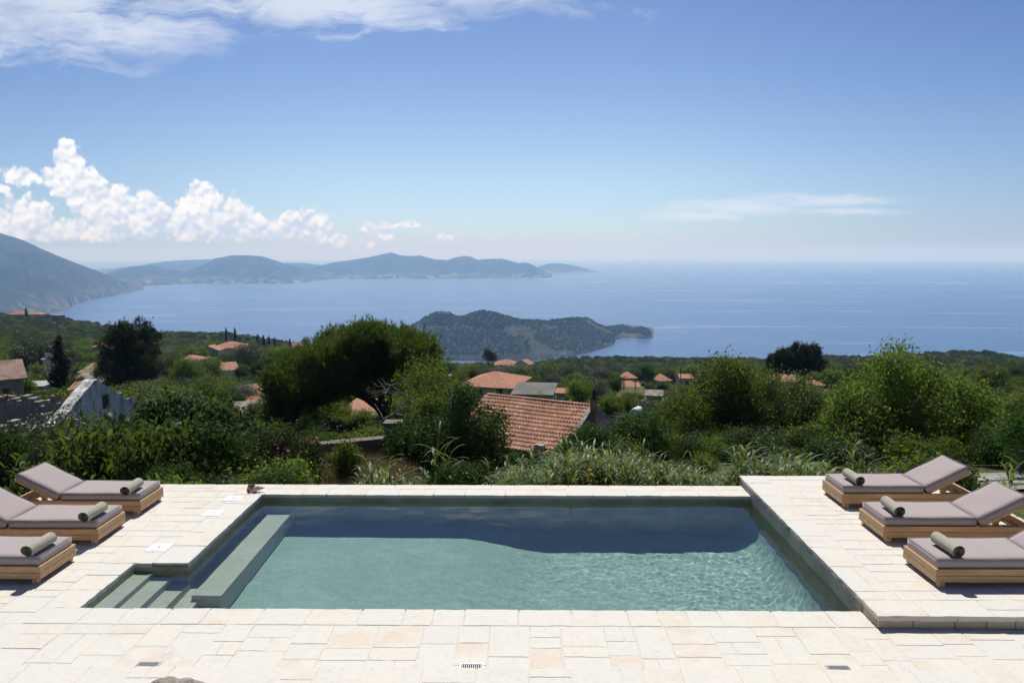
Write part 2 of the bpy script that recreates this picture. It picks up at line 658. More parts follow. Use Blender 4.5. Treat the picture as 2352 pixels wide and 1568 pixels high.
# the overhanging edge of the raised deck and its riser stones
ed = MB()
x = XR - 0.013
while x < XE:
    L = rnd.uniform(0.35, 0.7)
    slab(ed, x, min(x + L, XE), YR - 0.028, YR + 0.2, ZR - 0.012, 0.042, 0.004, 0.004)
    x += L
y = YR + 0.2
while y < 13.0:
    L = rnd.uniform(0.35, 0.7)
    slab(ed, XR - 0.013, XR + 0.2, y, min(y + L, 12.99), ZR - 0.012, 0.042, 0.004, 0.004)
    y += L
tag(ed.build('raised_edge', M_stone), kind='structure')
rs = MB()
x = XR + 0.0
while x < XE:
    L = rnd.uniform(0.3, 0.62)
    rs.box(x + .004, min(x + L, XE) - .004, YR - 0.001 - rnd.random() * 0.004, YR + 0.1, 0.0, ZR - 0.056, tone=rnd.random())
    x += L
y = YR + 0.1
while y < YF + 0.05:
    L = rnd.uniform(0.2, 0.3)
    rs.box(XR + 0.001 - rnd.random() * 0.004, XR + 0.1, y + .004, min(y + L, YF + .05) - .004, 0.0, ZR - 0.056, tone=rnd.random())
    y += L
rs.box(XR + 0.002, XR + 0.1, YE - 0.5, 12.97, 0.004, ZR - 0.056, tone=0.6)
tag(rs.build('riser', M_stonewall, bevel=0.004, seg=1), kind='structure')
# step up towards the house, under the camera
us = MB()
us.box(XW, 11.5, 4.5, YS - 0.02, -0.03, 0.1455, tone=0.4)
courses(us, XW, 11.5, YS - 0.5, YS, 0.15, 'y', 0.3, 0.62, 0.5, 0.5)
courses(us, XW, 11.5, 5.2, YS - 0.5, 0.15, 'y', 0.3, 0.5, 0.3, 0.6)
tag(us.build('upper_terrace', M_stone), kind='structure')

# ------------------------------------------------------------------ swimming pool
def b_pool(t, out, k):
    p = wpos(t)
    n = t.noise(p, 1.1, 5, 0.6)
    n2 = t.noise(p, 45, 3, 0.7)
    n3 = t.noise(p, 7, 5, 0.6, 0.5)
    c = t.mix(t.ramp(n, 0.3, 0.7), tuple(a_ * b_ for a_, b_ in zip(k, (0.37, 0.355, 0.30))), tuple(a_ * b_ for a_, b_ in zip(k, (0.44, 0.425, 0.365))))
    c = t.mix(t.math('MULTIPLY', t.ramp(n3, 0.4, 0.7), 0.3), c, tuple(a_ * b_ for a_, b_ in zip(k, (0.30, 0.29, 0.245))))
    c = t.mix(t.math('MULTIPLY', t.ramp(n2, 0.4, 0.65), 0.4), c, tuple(a_ * b_ for a_, b_ in zip(k, (0.54, 0.53, 0.47))))  # fine mottle, here and below, strengthened to imitate ripple sparkle
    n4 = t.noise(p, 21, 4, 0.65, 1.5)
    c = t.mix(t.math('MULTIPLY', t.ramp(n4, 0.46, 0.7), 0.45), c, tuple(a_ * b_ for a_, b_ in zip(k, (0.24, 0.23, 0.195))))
    return princ(t, c, 0.85, t.math('ADD', n2, t.math('MULTIPLY', n3, 1.5)), 0.5, 0.012, 0.2)


M_pool = mat('plaster_deep_tint', lambda t, out: b_pool(t, out, (0.86, 1.20, 1.23)))  # green of the deeper water put into the floor colour
M_bench = mat('plaster_shallow_tint', lambda t, out: b_pool(t, out, (1.42, 1.42, 1.34)))  # same plaster coloured paler to stand for the shallow water above it
M_poolwall = plain('pool_wall_plaster', (0.42, 0.385, 0.30), 0.85, 0.22, 2.5)


def b_water(t, out):
    g = t.node('ShaderNodeBsdfGlass')
    g.inputs['IOR'].default_value = 1.33
    g.inputs['Color'].default_value = (0.885, 0.98, 0.972, 1)
    g.inputs['Roughness'].default_value = 0.0
    return g.outputs[0]


M_water = mat('pool_water', b_water)
ZW = -0.10
pool = empty('swimming_pool', (0, YF, 0), 'long rectangular pool of still green water set into pale stone paving', 'pool')
PO = (0, YF, 0)
# basin floor: shallow at the left, dropping away to the right, coved up into the right wall
xs = np.unique(np.concatenate([np.linspace(XN, XL, 6), np.linspace(XL, -1.2, 10), np.linspace(-1.2, 1.0, 24), np.linspace(1.0, 3.2, 8), np.linspace(3.2, 3.85, 20)]))
ysf = np.unique(np.concatenate([np.linspace(YF - 0.01, YB - 0.35, 18), np.linspace(YB - 0.35, YB, 10)]))


def floor_z(x, y):
    k = min(1, max(0, (x + 1.0) / 1.5))
    z = -1.17 - 0.34 * (k * k * (3 - 2 * k))
    r = 0.62
    if x > XR - r:
        q = min(1, (x - (XR - r)) / r)
        z += r * (1 - math.sqrt(max(0, 1 - q * q)))
    return z


V = [(x, y, floor_z(x, y)) for y in ysf for x in xs]
nx = len(xs)
Fs = [(j * nx + i, j * nx + i + 1, (j + 1) * nx + i + 1, (j + 1) * nx + i) for j in range(len(ysf) - 1) for i in range(nx - 1)]
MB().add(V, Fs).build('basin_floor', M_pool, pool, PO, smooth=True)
bw = MB()
T = 0.012
zt = -0.045
bw.box(XL, XR, YB - T, YB + 0.02, -1.8, zt)
bw.box(XL - 0.02, XL + T, YN + T, YB - T, -1.8, zt)
bw.box(XN + T, XL + T, YN - T, YN + 0.02, -1.8, zt)
bw.box(XN - 0.02, XN + T, YF + T, YN + 0.02, -1.8, zt)
bw.box(XN, XR, YF - 0.02, YF + T, -1.8, zt)
bw.box(XR - T, XR + 0.02, YF + T, YB - T, -1.8, ZR - 0.056)
bw.build('basin_wall', M_poolwall, pool, PO)
bb = MB()
bx0, bx1 = -4.155, -3.775
bb.box(bx0, bx1, YN - 0.33, YB - T, -1.3, -0.556)
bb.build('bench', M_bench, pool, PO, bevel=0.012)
xe = [XN + T]
zs = [-0.155, -0.31, -0.50, -0.70, -0.91]
for xpix, z in zip((254, 317, 378, 440, 503), (-0.125, -0.195, -0.28, -0.37, -0.46)):
    xe.append(float(at(xpix, 1400, z)[0]))
for k in range(5):
    st = MB()
    st.box(xe[k] + (0.001 if k else 0.0), xe[k + 1], YF + T, YN - T - 0.001, -1.4, zs[k])
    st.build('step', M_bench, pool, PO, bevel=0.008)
cp = MB()


def coping_run(p0, p1, fixed0, fixed1, along, lmin=0.3, lmax=0.62):
    a = p0
    while a < p1 - 0.01:
        L = rnd.uniform(lmin, lmax)
        e = a + L
        if p1 - e < 0.2:
            e = p1
        if along == 'x':
            slab(cp, a, e, fixed0, fixed1, 0.002, 0.05, 0.005, 0.0045)
        else:
            slab(cp, fixed0, fixed1, a, e, 0.002, 0.05, 0.005, 0.0045)
        a = e


coping_run(XN - 0.42, XR, YF - 0.37, YF + 0.012, 'x')
coping_run(XL - 0.46, XR, YB - 0.03, YE - 0.24, 'x', 0.3, 0.7)
coping_run(YN, YB - 0.03, XL - 0.46, XL + 0.018, 'y', 0.4, 0.75)
coping_run(XN - 0.42, XL - 0.46, YN - 0.018, YN + 0.36, 'x')
coping_run(YF, YN - 0.018, XN - 0.42, XN + 0.018, 'y', 0.4, 0.75)
cp.build('coping', M_stone, pool, PO)
from mathutils import noise as _mn


def wave(x, y):
    """height of the water surface: nearly calm on the left, lively ripples at the right"""
    k = min(1.0, max(0.0, (x + 1.5) / 5.0))
    a = 0.0008 + 0.0016 * k + 0.0010 * _mn.noise(Vector((x * 0.7, y * 0.9, 4.0)))
    z = _mn.fractal(Vector((x * 2.0 + 0.35 * y, y * 2.6, 0.0)), 1.0, 2.0, 2) * 1.6
    z += _mn.fractal(Vector((x * 9.0, y * 11.0, 7.0)), 1.0, 2.0, 2) * 0.42 * (0.3 + k)
    return ZW + max(0.0003, a) * z


xw = [(XN, YF), (XR + 0.004, YF), (XR + 0.004, YB + 0.004), (XL - 0.004, YB + 0.004), (XL - 0.004, YN + 0.004), (XN, YN + 0.004)]
gx = np.unique(np.concatenate([np.linspace(XN, XL - 0.005, 36), np.linspace(XL - 0.005, XR + 0.005, 420)]))
gy = np.unique(np.concatenate([np.linspace(YF - 0.005, YN + 0.005, 66), np.linspace(YN + 0.005, YB + 0.005, 150)]))
inside = lambda x, y: x > XL - 0.006 or y < YN + 0.006
V, ids = [], {}
for j, y in enumerate(gy):
    for i, x in enumerate(gx):
        if inside(x, y):
            ids[i, j] = len(V)
            V.append((x, y, wave(x, y)))
Fs, edge = [], {}
for j in range(len(gy) - 1):
    for i in range(len(gx) - 1):
        q4 = [(i, j), (i + 1, j), (i + 1, j + 1), (i, j + 1)]
        if all(c in ids for c in q4):
            f = tuple(ids[c] for c in q4)
            Fs.append(f)
            for a, b in zip(f, f[1:] + f[:1]):
                if (b, a) in edge:
                    del edge[b, a]
                else:
                    edge[a, b] = 1
nv = len(V)
rim = sorted({a for a, b in edge} | {b for a, b in edge})
low = {v: nv + k for k, v in enumerate(rim)}
V += [(V[v][0], V[v][1], -2.2) for v in rim]
Fs += [(b, a, low[a], low[b]) for a, b in edge]
nxt = {a: b for a, b in edge}
loop, c = [], rim[0]
while True:
    loop.append(low[c])
    c = nxt[c]
    if low[c] == loop[0]:
        break
Fs.append(tuple(loop[::-1]))
water = MB().add(V, Fs).build('water', M_water, pool, PO)
for p_ in water.data.polygons:
    p_.use_smooth = abs(p_.normal.z) > 0.9 and len(p_.vertices) == 4
water.cycles.is_caustics_caster = True
for o_ in pool.children:
    if o_.name.startswith(('basin', 'bench', 'step')):
        o_.cycles.is_caustics_receiver = True
for nm, px, py, lab in (('skimmer_lid', 537, 1144, 'white square skimmer lid nearest the sea shell, at the far pool corner'),
                        ('skimmer_lid', 490, 1178, 'white square skimmer lid midway along the left pool edge'),
                        ('skimmer_lid', 366, 1257, 'white square skimmer lid closest to the pool steps')):
    q = at(px, py, 0)
    e = empty(nm, (q[0], q[1], 0.0), lab, 'lid', 'skimmer lids left of the pool')
    MB().box(-.145, .145, -.145, .145, 0.0, 0.005).build('frame', plain('white_plastic', (0.8, 0.8, 0.79), 0.35, 0.04), e, bevel=0.0015, seg=1)
    MB().lathe([(0.115, 0.004), (0.115, 0.008), (0.11, 0.0092)], 28).build('cover', plain('white_plastic', (0.8, 0.8, 0.79), 0.35, 0.04), e)
    MB().lathe([(0.014, 0.008), (0.014, 0.0105)], 12).build('finger_hole', plain('matt_black', (0.02, 0.02, 0.02), 0.6, 0.1), e)
M_steel = plain('galvanised_steel', (0.50, 0.50, 0.49), 0.4, 0.15, 20, metal=0.6)
M_black = plain('matt_black', (0.02, 0.02, 0.02), 0.6, 0.1)
for px, py, lab in ((338, 1528, 'slotted metal drain grate at the foot of the step, towards the left'),
                    (1083, 1530, 'slotted metal drain grate at the foot of the step, in the middle'),
                    (1925, 1533, 'slotted metal drain grate at the foot of the step, towards the right')):
    q = at(px, py, 0)
    e = empty('drain_grate', (q[0], YS + 0.235, 0.0), lab, 'drain', 'drain grates along the step')
    MB().box(-.105, .105, -.095, .085, 0.0015, 0.0035).build('pit_shadow_plate', M_black, e)  # flat black plate painting the darkness below the bars
    g = MB()
    g.box(-.115, .115, .08, .1, 0.0, 0.0065).box(-.115, .115, -.1, -.085, 0.0, 0.0065).box(-.115, -.1, -.085, .08, 0.0, 0.0065).box(.1, .115, -.085, .08, 0.0, 0.0065)
    g.build('frame', M_steel, e)
    b = MB()
    for k in range(10):
        xx = -.09 + k * .02
        b.box(xx - .003, xx + .003, -.085, .08, 0.0038, 0.0052)
    b.build('bars', M_steel, e)

# the worn top of a field stone at the bottom edge of the picture
q = at(415, 1562, 0.30)
bm = bmesh.new()
bmesh.ops.create_icosphere(bm, subdivisions=4, radius=1.0)
for v in bm.verts:
    n = v.co.normalized()
    k = 1 + 0.1 * math.sin(5 * n.x + 1) * math.cos(4 * n.y) + 0.05 * math.sin(13 * n.x + 7 * n.y) + 0.03 * math.sin(23 * n.y + 9 * n.z) + 0.02 * math.sin(41 * n.x)
    v.co = Vector((n.x * 0.30 * k, n.y * 0.24 * k, max(-0.13, n.z * 0.16 * k)))
me = bpy.data.meshes.new('boulder')
bm.to_mesh(me)
bm.free()
for p_ in me.polygons:
    p_.use_smooth = True
o = link('boulder', me, plain('grey_boulder', (0.36, 0.32, 0.27), 0.9, 0.45, 5, bs=0.8, bd=0.02), None, (q[0], q[1] - 0.2, 0.24))
tag(o, 'rounded grey boulder poking up beside the step at the bottom edge', 'stone')

# conch shell on the coping
q = at(579, 1130, 0)
sh = empty('sea_shell', (q[0], q[1], 0.0), 'mottled triton sea shell with an orange mouth lying on the pool edge', 'shell', rz=R(12))
V, Fs = [], []
nu, nv, turns = 110, 12, 5.2
for i in range(nu + 1):
    s = i / nu
    th = 2 * math.pi * turns * s
    g = 1.62 ** (-(1 - s) * turns)
    ax = 0.225 - 0.235 * g
    R0, r0 = 0.036 * g, 0.047 * g
    cx_, cy_, cz_ = ax, R0 * math.cos(th), R0 * math.sin(th)
    for k in range(nv):
        a = 2 * math.pi * k / nv
        rr = r0 * (1 + 0.07 * math.sin(th * 7))
        V.append((cx_ + rr * 1.35 * math.sin(a), cy_ + rr * math.cos(a) * math.cos(th), cz_ + 0.065 + rr * math.cos(a) * math.sin(th)))
for i in range(nu):
    for k in range(nv):
        Fs.append((i * nv + k, i * nv + (k + 1) % nv, (i + 1) * nv + (k + 1) % nv, (i + 1) * nv + k))


def b_shell(t, out):
    p = ocoord(t)
    n = t.noise(t.mapping(p, scale=(1, 2, 2)), 60, 4, 0.7, 1.0)
    c = t.mix(t.ramp(n, 0.42, 0.6), (0.30, 0.20, 0.15), (0.78, 0.70, 0.64))
    return princ(t, c, 0.4, n, 0.4, 0.003)


MB().add(V, Fs).build('body', mat('shell_body', b_shell), sh, smooth=True)
mo = MB()
prof = [(0.0, -0.012), (0.02, -0.010), (0.036, -0.003), (0.044, 0.004), (0.047, 0.0)]
mo.lathe(prof, 18)
mo.build('mouth', plain('shell_mouth', (0.50, 0.20, 0.09), 0.35, 0.2, 20), sh, loc=(-0.045, -0.035, 0.052), rot=(R(70), R(-28), R(-20)), smooth=True)

# ------------------------------------------------------------------ sun loungers
def rounded_pad(name, L, W, H, parent, loc, rot=(0, 0, 0)):
    """padded cushion: soft edges, a slight crown on the top"""
    bm = bmesh.new()
    nx_, ny_ = 18, 10
    for s in (0, 1):
        pass
    vs = {}
    for k, zf in enumerate((0.0, 1.0)):
        for j in range(ny_ + 1):
            for i in range(nx_ + 1):
                u, v = i / nx_, j / ny_
                du, dv = min(u, 1 - u) * L, min(v, 1 - v) * W
                e = min(1, min(du, dv) / 0.07)
                zz = H * zf + (0.012 * (e - 0.5) + 0.003 * math.sin(9 * u + 5 * v) if zf else -0.002 * e)
                vs[k, i, j] = bm.verts.new((u * L, (v - 0.5) * W, zz))
    for i in range(nx_):
        for j in range(ny_):
            bm.faces.new((vs[0, i, j], vs[0, i, j + 1], vs[0, i + 1, j + 1], vs[0, i + 1, j]))
            bm.faces.new((vs[1, i, j], vs[1, i + 1, j], vs[1, i + 1, j + 1], vs[1, i, j + 1]))
    rim = [(i, 0) for i in range(nx_)] + [(nx_, j) for j in range(ny_)] + [(i, ny_) for i in range(nx_, 0, -1)] + [(0, j) for j in range(ny_, 0, -1)]
    for a, b in zip(rim, rim[1:] + rim[:1]):
        bm.faces.new((vs[0, a[0], a[1]], vs[0, b[0], b[1]], vs[1, b[0], b[1]], vs[1, a[0], a[1]]))
    sharp = [e for e in bm.edges if len(e.link_faces) == 2 and e.calc_face_angle(0) > 1.0]
    bmesh.ops.bevel(bm, geom=sharp, offset=0.012, segments=3, profile=0.5, affect='EDGES', clamp_overlap=True)
    me = bpy.data.meshes.new(name)
    bm.to_mesh(me)
    bm.free()
    for p in me.polygons:
        p.use_smooth = True
    o = link(name, me, M_fabric, parent, loc, rot)
    # piping along both rims
    pg = MB()
    for zf in (0.004, H + 0.0):
        c = 0.008
        pts = [(c, -W / 2 + .0, zf), (L - c, -W / 2, zf), (L, -W / 2 + c, zf), (L, W / 2 - c, zf), (L - c, W / 2, zf), (c, W / 2, zf), (0, W / 2 - c, zf), (0, -W / 2 + c, zf), (c, -W / 2, zf)]
        pg.tube(pts, 0.0042, 6)
    pg.build('piping', M_fabric, o, smooth=True)
    return o


LW, LL = 0.74, 2.02
ZB, ZT = 0.062, 0.222                                  # rails: bottom, top
BACK = R(27)


def make_lounger(label):
    r = empty('sun_lounger', (0, 0, 0), label, 'sun lounger', 'sun loungers beside the pool')
    hw = LW / 2
    for s in (-1, 1):
        rl = MB()
        yo, yi = s * hw, s * (hw - 0.028)
        zm = (ZB + ZT) / 2
        rl.box(0.028, LL - 0.028, min(yo, yi), max(yo, yi), ZB, zm - 0.0015, tone=rnd.random() * .6)
        rl.box(0.028, LL - 0.028, min(yo, yi), max(yo, yi), zm + 0.0015, ZT, tone=rnd.random() * .6)
        rl.build('side_rail', M_teak, r, bevel=0.003, seg=1)
    for x0 in (0.0, LL - 0.028):
        el = MB()
        zm = (ZB + ZT) / 2
        el.box(x0, x0 + 0.028, -hw, hw, ZB, zm - 0.0015, tone=rnd.random() * .6)
        el.box(x0, x0 + 0.028, -hw, hw, zm + 0.0015, ZT, tone=rnd.random() * .6)
        # box-joint end grain at the corners
        for s in (-1, 1):
            for zz in (ZB + 0.012, zm + 0.012):
                y0, y1 = sorted((s * (hw - 0.024), s * (hw + 0.0012)))
                el.box(x0 + 0.002, x0 + 0.026, y0, y1, zz, zz + 0.03, tone=1.0)
        el.build('end_rail', M_teak, r, bevel=0.0025, seg=1, rot=(0, 0, 0))
    for x0 in (0.045, LL - 0.115):
        for s in (-1, 1):
            y0, y1 = sorted((s * (hw - 0.0295), s * (hw - 0.098)))
            y0b, y1b = sorted((s * hw, s * (hw - 0.07)))
            g = MB()
            g.box(x0, x0 + 0.07, y0, y1, ZB - 0.005, ZT - 0.03, tone=0.3)
            g.box(x0, x0 + 0.07, y0b, y1b, 0.0, ZB - 0.0015, tone=0.2)
            g.build('leg', M_teak, r, bevel=0.003, seg=1)
    sl = MB()
    for k in range(15):
        xx = 0.05 + k * 0.083
        sl.box(xx, xx + 0.062, -hw + 0.0285, hw - 0.0285, ZT - 0.022, ZT - 0.002, tone=rnd.random())
    sl.build('slats', M_teak, r, bevel=0.002, seg=1)
    rounded_pad('seat_cushion', 1.225, LW - 0.06, 0.108, r, (0.03, 0, ZT + 0.004))
    hx = 1.275
    rounded_pad('back_cushion', 0.70, LW - 0.06, 0.108, r, (hx + 0.045, 0, ZT + 0.006), (0, -BACK, 0))
    fr = MB()
    M = Matrix.Translation((hx, 0, ZT - 0.018)) @ Matrix.Rotation(-BACK, 4, 'Y')
    for s in (-1, 1):
        y0, y1 = sorted((s * (hw - 0.032), s * (hw - 0.075)))
        fr.box(0, 0.77, y0, y1, -0.032, 0.006, M, tone=rnd.random() * .6)
    for k in range(9):
        fr.box(0.02 + k * .084, 0.08 + k * .084, -hw + .075, hw - .075, -0.014, 0.0055, M, tone=rnd.random())
    fr.build('backrest_frame', M_teak, r, bevel=0.002, seg=1)
    pr = MB()
    tipx, tipz = hx + 0.47 * math.cos(BACK), ZT - 0.05 + 0.47 * math.sin(BACK)
    for s in (-1, 1):
        pr.tube([(tipx, s * 0.2, tipz), (hx + 0.62, s * 0.2, ZT - 0.06)], 0.018, 8)
    pr.tube([(hx + 0.62, -hw + .03, ZT - 0.055), (hx + 0.62, hw - .03, ZT - 0.055)], 0.016, 8)
    pr.build('prop', M_teak, r, smooth=False)
    for s in (-1, 1):
        nr = MB()
        y0, y1 = sorted((s * (hw - 0.03), s * (hw - 0.062)))
        for k in range(4):
            xx = hx + 0.34 + k * 0.09
            nr.box(xx, xx + 0.088, y0, y1, ZT - 0.1, ZT - 0.012 + 0.02 - 0.012 * k + (0.008 if k % 2 else 0), tone=0.5)
        nr.build('notched_rack', M_teak, r, bevel=0.002, seg=1)
    return r


def make_towel(label):
    """a bath towel rolled up: spiral cross-section with soft uneven pile"""
    bm = bmesh.new()
    L, R0, n, turns = 0.47, 0.084, 150, 3.8
    prof = []
    for i in range(n + 1):
        s = i / n
        th = 2 * math.pi * turns * s
        r_ = 0.006 + (R0 - 0.006) * s
        prof.append((r_, th))
    rings = 26
    vs = []
    for j in range(rings + 1):
        y = (j / rings - 0.5) * L
        row = []
        for i, (r_, th) in enumerate(prof):
            s = i / n
            k = 1 + 0.02 * math.sin(6 * y + 3 * th) * s + 0.012 * math.sin(37 * y + th * 2) * s + rnd.gauss(0, 0.006) * s
            inset = (1 - s) * 0.010 * (1 if j in (0, rings) else 0)
            yy = y - math.copysign(inset, y) + 0.008 * math.sin(th * 0.7) * (1 if j in (0, rings) else 0)
            row.append(bm.verts.new((r_ * k * math.cos(th), yy, R0 + 0.93 * r_ * k * math.sin(th) - 0.002)))
        vs.append(row)
    for j in range(rings):
        for i in range(n):
            bm.faces.new((vs[j][i], vs[j][i + 1], vs[j + 1][i + 1], vs[j + 1][i]))
    bmesh.ops.recalc_face_normals(bm, faces=bm.faces[:])
    me = bpy.data.meshes.new('rolled_towel')
    bm.to_mesh(me)
    bm.free()
    for p in me.polygons:
        p.use_smooth = True
    o = link('rolled_towel', me, M_towel)
    return tag(o, label, 'towel', 'rolled towels on the loungers')


spots = [
    # foot x, centre y, deck z, facing (0: foot at low x, pi: foot at high x), lounger label, towel label
    (-5.84, 11.66, 0, math.pi, 'teak lounger with mauve cushion farthest back on the left', 'rolled sage towel on the farthest back lounger left of the pool'),
    (-5.84, 10.46, 0, math.pi, 'teak lounger with mauve cushion in the middle of the left row', 'rolled sage towel on the middle lounger left of the pool'),
    (-5.84, 9.19, 0, math.pi, 'teak lounger with mauve cushion nearest us on the left, foot end only', 'rolled sage towel on the nearest lounger left of the pool steps'),
    (4.92, 11.67, ZR, 0, 'teak lounger with mauve cushion farthest back on the raised right deck', 'rolled sage towel on the farthest back lounger of the raised deck'),
    (4.89, 10.27, ZR, 0, 'teak lounger with mauve cushion in the middle of the row on the raised deck', 'rolled sage towel on the middle lounger of the raised deck'),
    (4.83, 8.87, ZR, 0, 'teak lounger with mauve cushion nearest us on the raised deck, backrest cut off', 'rolled sage towel on the nearest lounger of the raised deck'),
]
towel_px = [(303, 1120), (214, 1178), (90, 1253), (1961, 1098), (2051, 1166), (2177, 1254)]
lz, tz_ = None, None
for (fx, cy_, dz, rz, lab, tl), (tx, ty) in zip(spots, towel_px):
    if lz is None:
        lz = make_lounger(lab)
        lz.location, lz.rotation_euler = (fx, cy_, dz), (0, 0, rz)
        tz_ = make_towel(tl)
        t_ = tz_
    else:
        dup(lz, (fx, cy_, dz), rz + R(rnd.uniform(-.6, .6)), lab)
        t_ = tz_.copy()
        C.objects.link(t_)
        t_['label'] = tl
    q = at(tx, ty, dz + 0.40)
    t_.location = (float(q[0]), float(q[1]), dz + ZT + 0.004 + 0.118)
    t_.rotation_euler = (0, 0, R(rnd.uniform(-4, 4)) + (math.pi if rz else 0))
# ------------------------------------------------------------------ land
COLX = [-300, 0, 300, 600, 900, 1200, 1500, 1800, 2100, 2352, 2650]
TAB = {                                                 # where the bare ground lies at each distance
    12: [1394] * 11, 15: [1260] * 11,
    20: [1150, 1150, 1145, 1140, 1133, 1133, 1133, 1130, 1115, 1105, 1105],
    35: [1045, 1045, 1045, 1030, 1015, 1060, 1060, 1040, 1040, 1040, 1040],
    55: [960, 955, 955, 955, 965, 1045, 1025, 1005, 1000, 1000, 1000],
    80: [905, 905, 910, 918, 932, 968, 965, 950, 950, 950, 950],
    120: [885, 888, 888, 885, 895, 918, 920, 912, 912, 912, 912],
    200: [828, 832, 838, 845, 868, 884, 888, 884, 878, 876, 876],
    320: [772, 782, 803, 820, 852, 860, 862, 860, 856, 854, 854],
    480: [730, 745, 779, 802, 844, 848, 842, 842, 838, 838, 838],
}
CRX = [-400, 0, 110, 250, 330, 420, 520, 600, 700, 780, 900, 1010, 1100, 1200, 1300, 1400, 1500, 1600, 1750, 1850, 1900, 2000, 2100, 2200, 2260, 2300, 2352, 2450, 2700]
CRY = [715, 726, 728, 752, 766, 766, 769, 780, 792, 802, 818, 842, 843, 838, 827, 822, 824, 827, 829, 826, 821, 821, 817, 811, 812, 818, 830, 845, 850]
YCR = 620.0


def slope(x, y):
    d = ray(x, y)
    return -d[2] / d[1]


_rows = sorted(TAB)
_u0 = np.array([[uv(x, y)[0] for x, y in zip(COLX, TAB[r])] for r in _rows])
_s0 = np.array([[slope(x, y) for x, y in zip(COLX, TAB[r])] for r in _rows])
_uc = np.array([uv(x, y)[0] for x, y in zip(CRX, CRY)])
_scr = np.array([slope(x, y) for x, y in zip(CRX, CRY)])


def ground_z(X, Y):
    Ye = max(Y, 12.0)
    u = X / max(Y, 14.0)
    if Ye >= YCR:
        z = EYE - YCR * float(np.interp(u, _uc, _scr))
        k = (Ye - YCR) / 900.0
        return z + (SEA - 30 - z) * min(1, k * 1.05) ** 0.8
    rows = _rows + [YCR]
    i = max(j for j in range(len(_rows)) if _rows[j] <= Ye)
    ya, yb = rows[i], rows[i + 1]
    sa = float(np.interp(u, _u0[i], _s0[i]))
    sb = float(np.interp(u, _uc, _scr)) if i == len(_rows) - 1 else float(np.interp(u, _u0[i + 1], _s0[i + 1]))
    k = (math.log(Ye) - math.log(ya)) / (math.log(yb) - math.log(ya))
    za, zb = EYE - ya * sa, EYE - yb * sb
    ky = (Ye - ya) / (yb - ya)
    return za + (zb - za) * ky


def hit(x, y, y0=14.0):
    """where the line of sight through (x, y) meets the ground"""
    d = ray(x, y)
    Y = y0
    while Y < 700:
        p = atY(x, y, Y)
        if p[2] < ground_z(p[0], p[1]):
            return p
        Y *= 1.01
    return atY(x, y, YCR)


def fbm(x, y, seed=0.0, oct=5):
    from mathutils import noise as mn
    return mn.fractal(Vector((x, y, seed)), 1.0, 2.0, oct)


def b_ground(t, out):
    p = wpos(t)
    n1 = t.noise(p, 0.09, 5, 0.6)
    n2 = t.noise(p, 1.3, 5, 0.65)
    n3 = t.noise(p, 9, 3, 0.7)
    grass = t.mix(t.ramp(n2, 0.3, 0.7), (0.045, 0.060, 0.020), (0.12, 0.115, 0.05))
    dry = t.mix(t.ramp(n3, 0.3, 0.7), (0.13, 0.11, 0.06), (0.22, 0.18, 0.11))
    c = t.mix(t.ramp(n1, 0.52, 0.68), grass, dry)
    return princ(t, c, 0.95, t.math('ADD', n2, n3), 0.6, 0.15, 0.1)


M_ground = mat('scrub_ground', b_ground)
ys_ = np.concatenate([[-60, -25, -5, 5, 12], np.geomspace(13, YCR, 110), np.linspace(YCR + 15, YCR + 900, 14)])
us_ = np.linspace(-1.15, 1.15, 190)
V = []
for Y in ys_:
    for u in us_:
        X = u * max(Y, 20.0) * (1.0 if Y > 40 else 1.0)
        if Y < 20:
            X = u * 40.0
        z = ground_z(X, Y)
        if Y > 24:
            z += fbm(X * 0.05, Y * 0.05) * min(1.2, Y * 0.006)
        V.append((X, Y, z))
n_ = len(us_)
Fs = np.array([(j * n_ + i, j * n_ + i + 1, (j + 1) * n_ + i + 1, (j + 1) * n_ + i) for j in range(len(ys_) - 1) for i in range(n_ - 1)])
tag(link('ground', np_mesh('ground', V, [Fs], smooth=True), M_ground), kind='structure')


# ------------------------------------------------------------------ sea
def b_sea(t, out):
    p = wpos(t)
    big = t.noise(t.mapping(p, scale=(0.00022, 0.0005, 1), rot=(0, 0, R(14))), 1.0, 6, 0.6, 0.8)
    str1 = t.noise(t.mapping(p, scale=(0.0005, 0.0032, 1), rot=(0, 0, R(-24))), 1.0, 6, 0.62, 1.6)
    slick = t.ramp(str1, 0.55, 0.64)
    rip = t.noise(p, 0.05, 4, 0.6)
    # wind slicks: bands of smoother water
    rough = t.math('ADD', 0.27, t.math('MULTIPLY', t.ramp(big, 0.35, 0.7), 0.10))
    rough = t.math('SUBTRACT', rough, t.math('MULTIPLY', slick, 0.09))
    c = t.mix(t.ramp(big, 0.3, 0.7), (0.028, 0.078, 0.20), (0.045, 0.112, 0.265))
    c = t.mix(t.math('MULTIPLY', slick, 0.6), c, (0.12, 0.19, 0.33))
    return princ(t, c, rough, rip, 0.25, 4.0, 0.5)


V, Fs = [(0, 0, SEA)], []
rad = [300, 1500, 4000, 9000, 18000, 41000]
ns = 96
for r_ in rad:
    for k in range(ns):
        V.append((r_ * math.cos(2 * math.pi * k / ns), r_ * math.sin(2 * math.pi * k / ns), SEA))
for k in range(ns):
    Fs.append((0, 1 + k, 1 + (k + 1) % ns))
for j in range(len(rad) - 1):
    for k in range(ns):
        a, b = 1 + j * ns, 1 + (j + 1) * ns
        Fs.append((a + k, b + k, b + (k + 1) % ns, a + (k + 1) % ns))
tag(MB().add(V, Fs).build('sea', mat('sea_water', b_sea)), kind='structure')


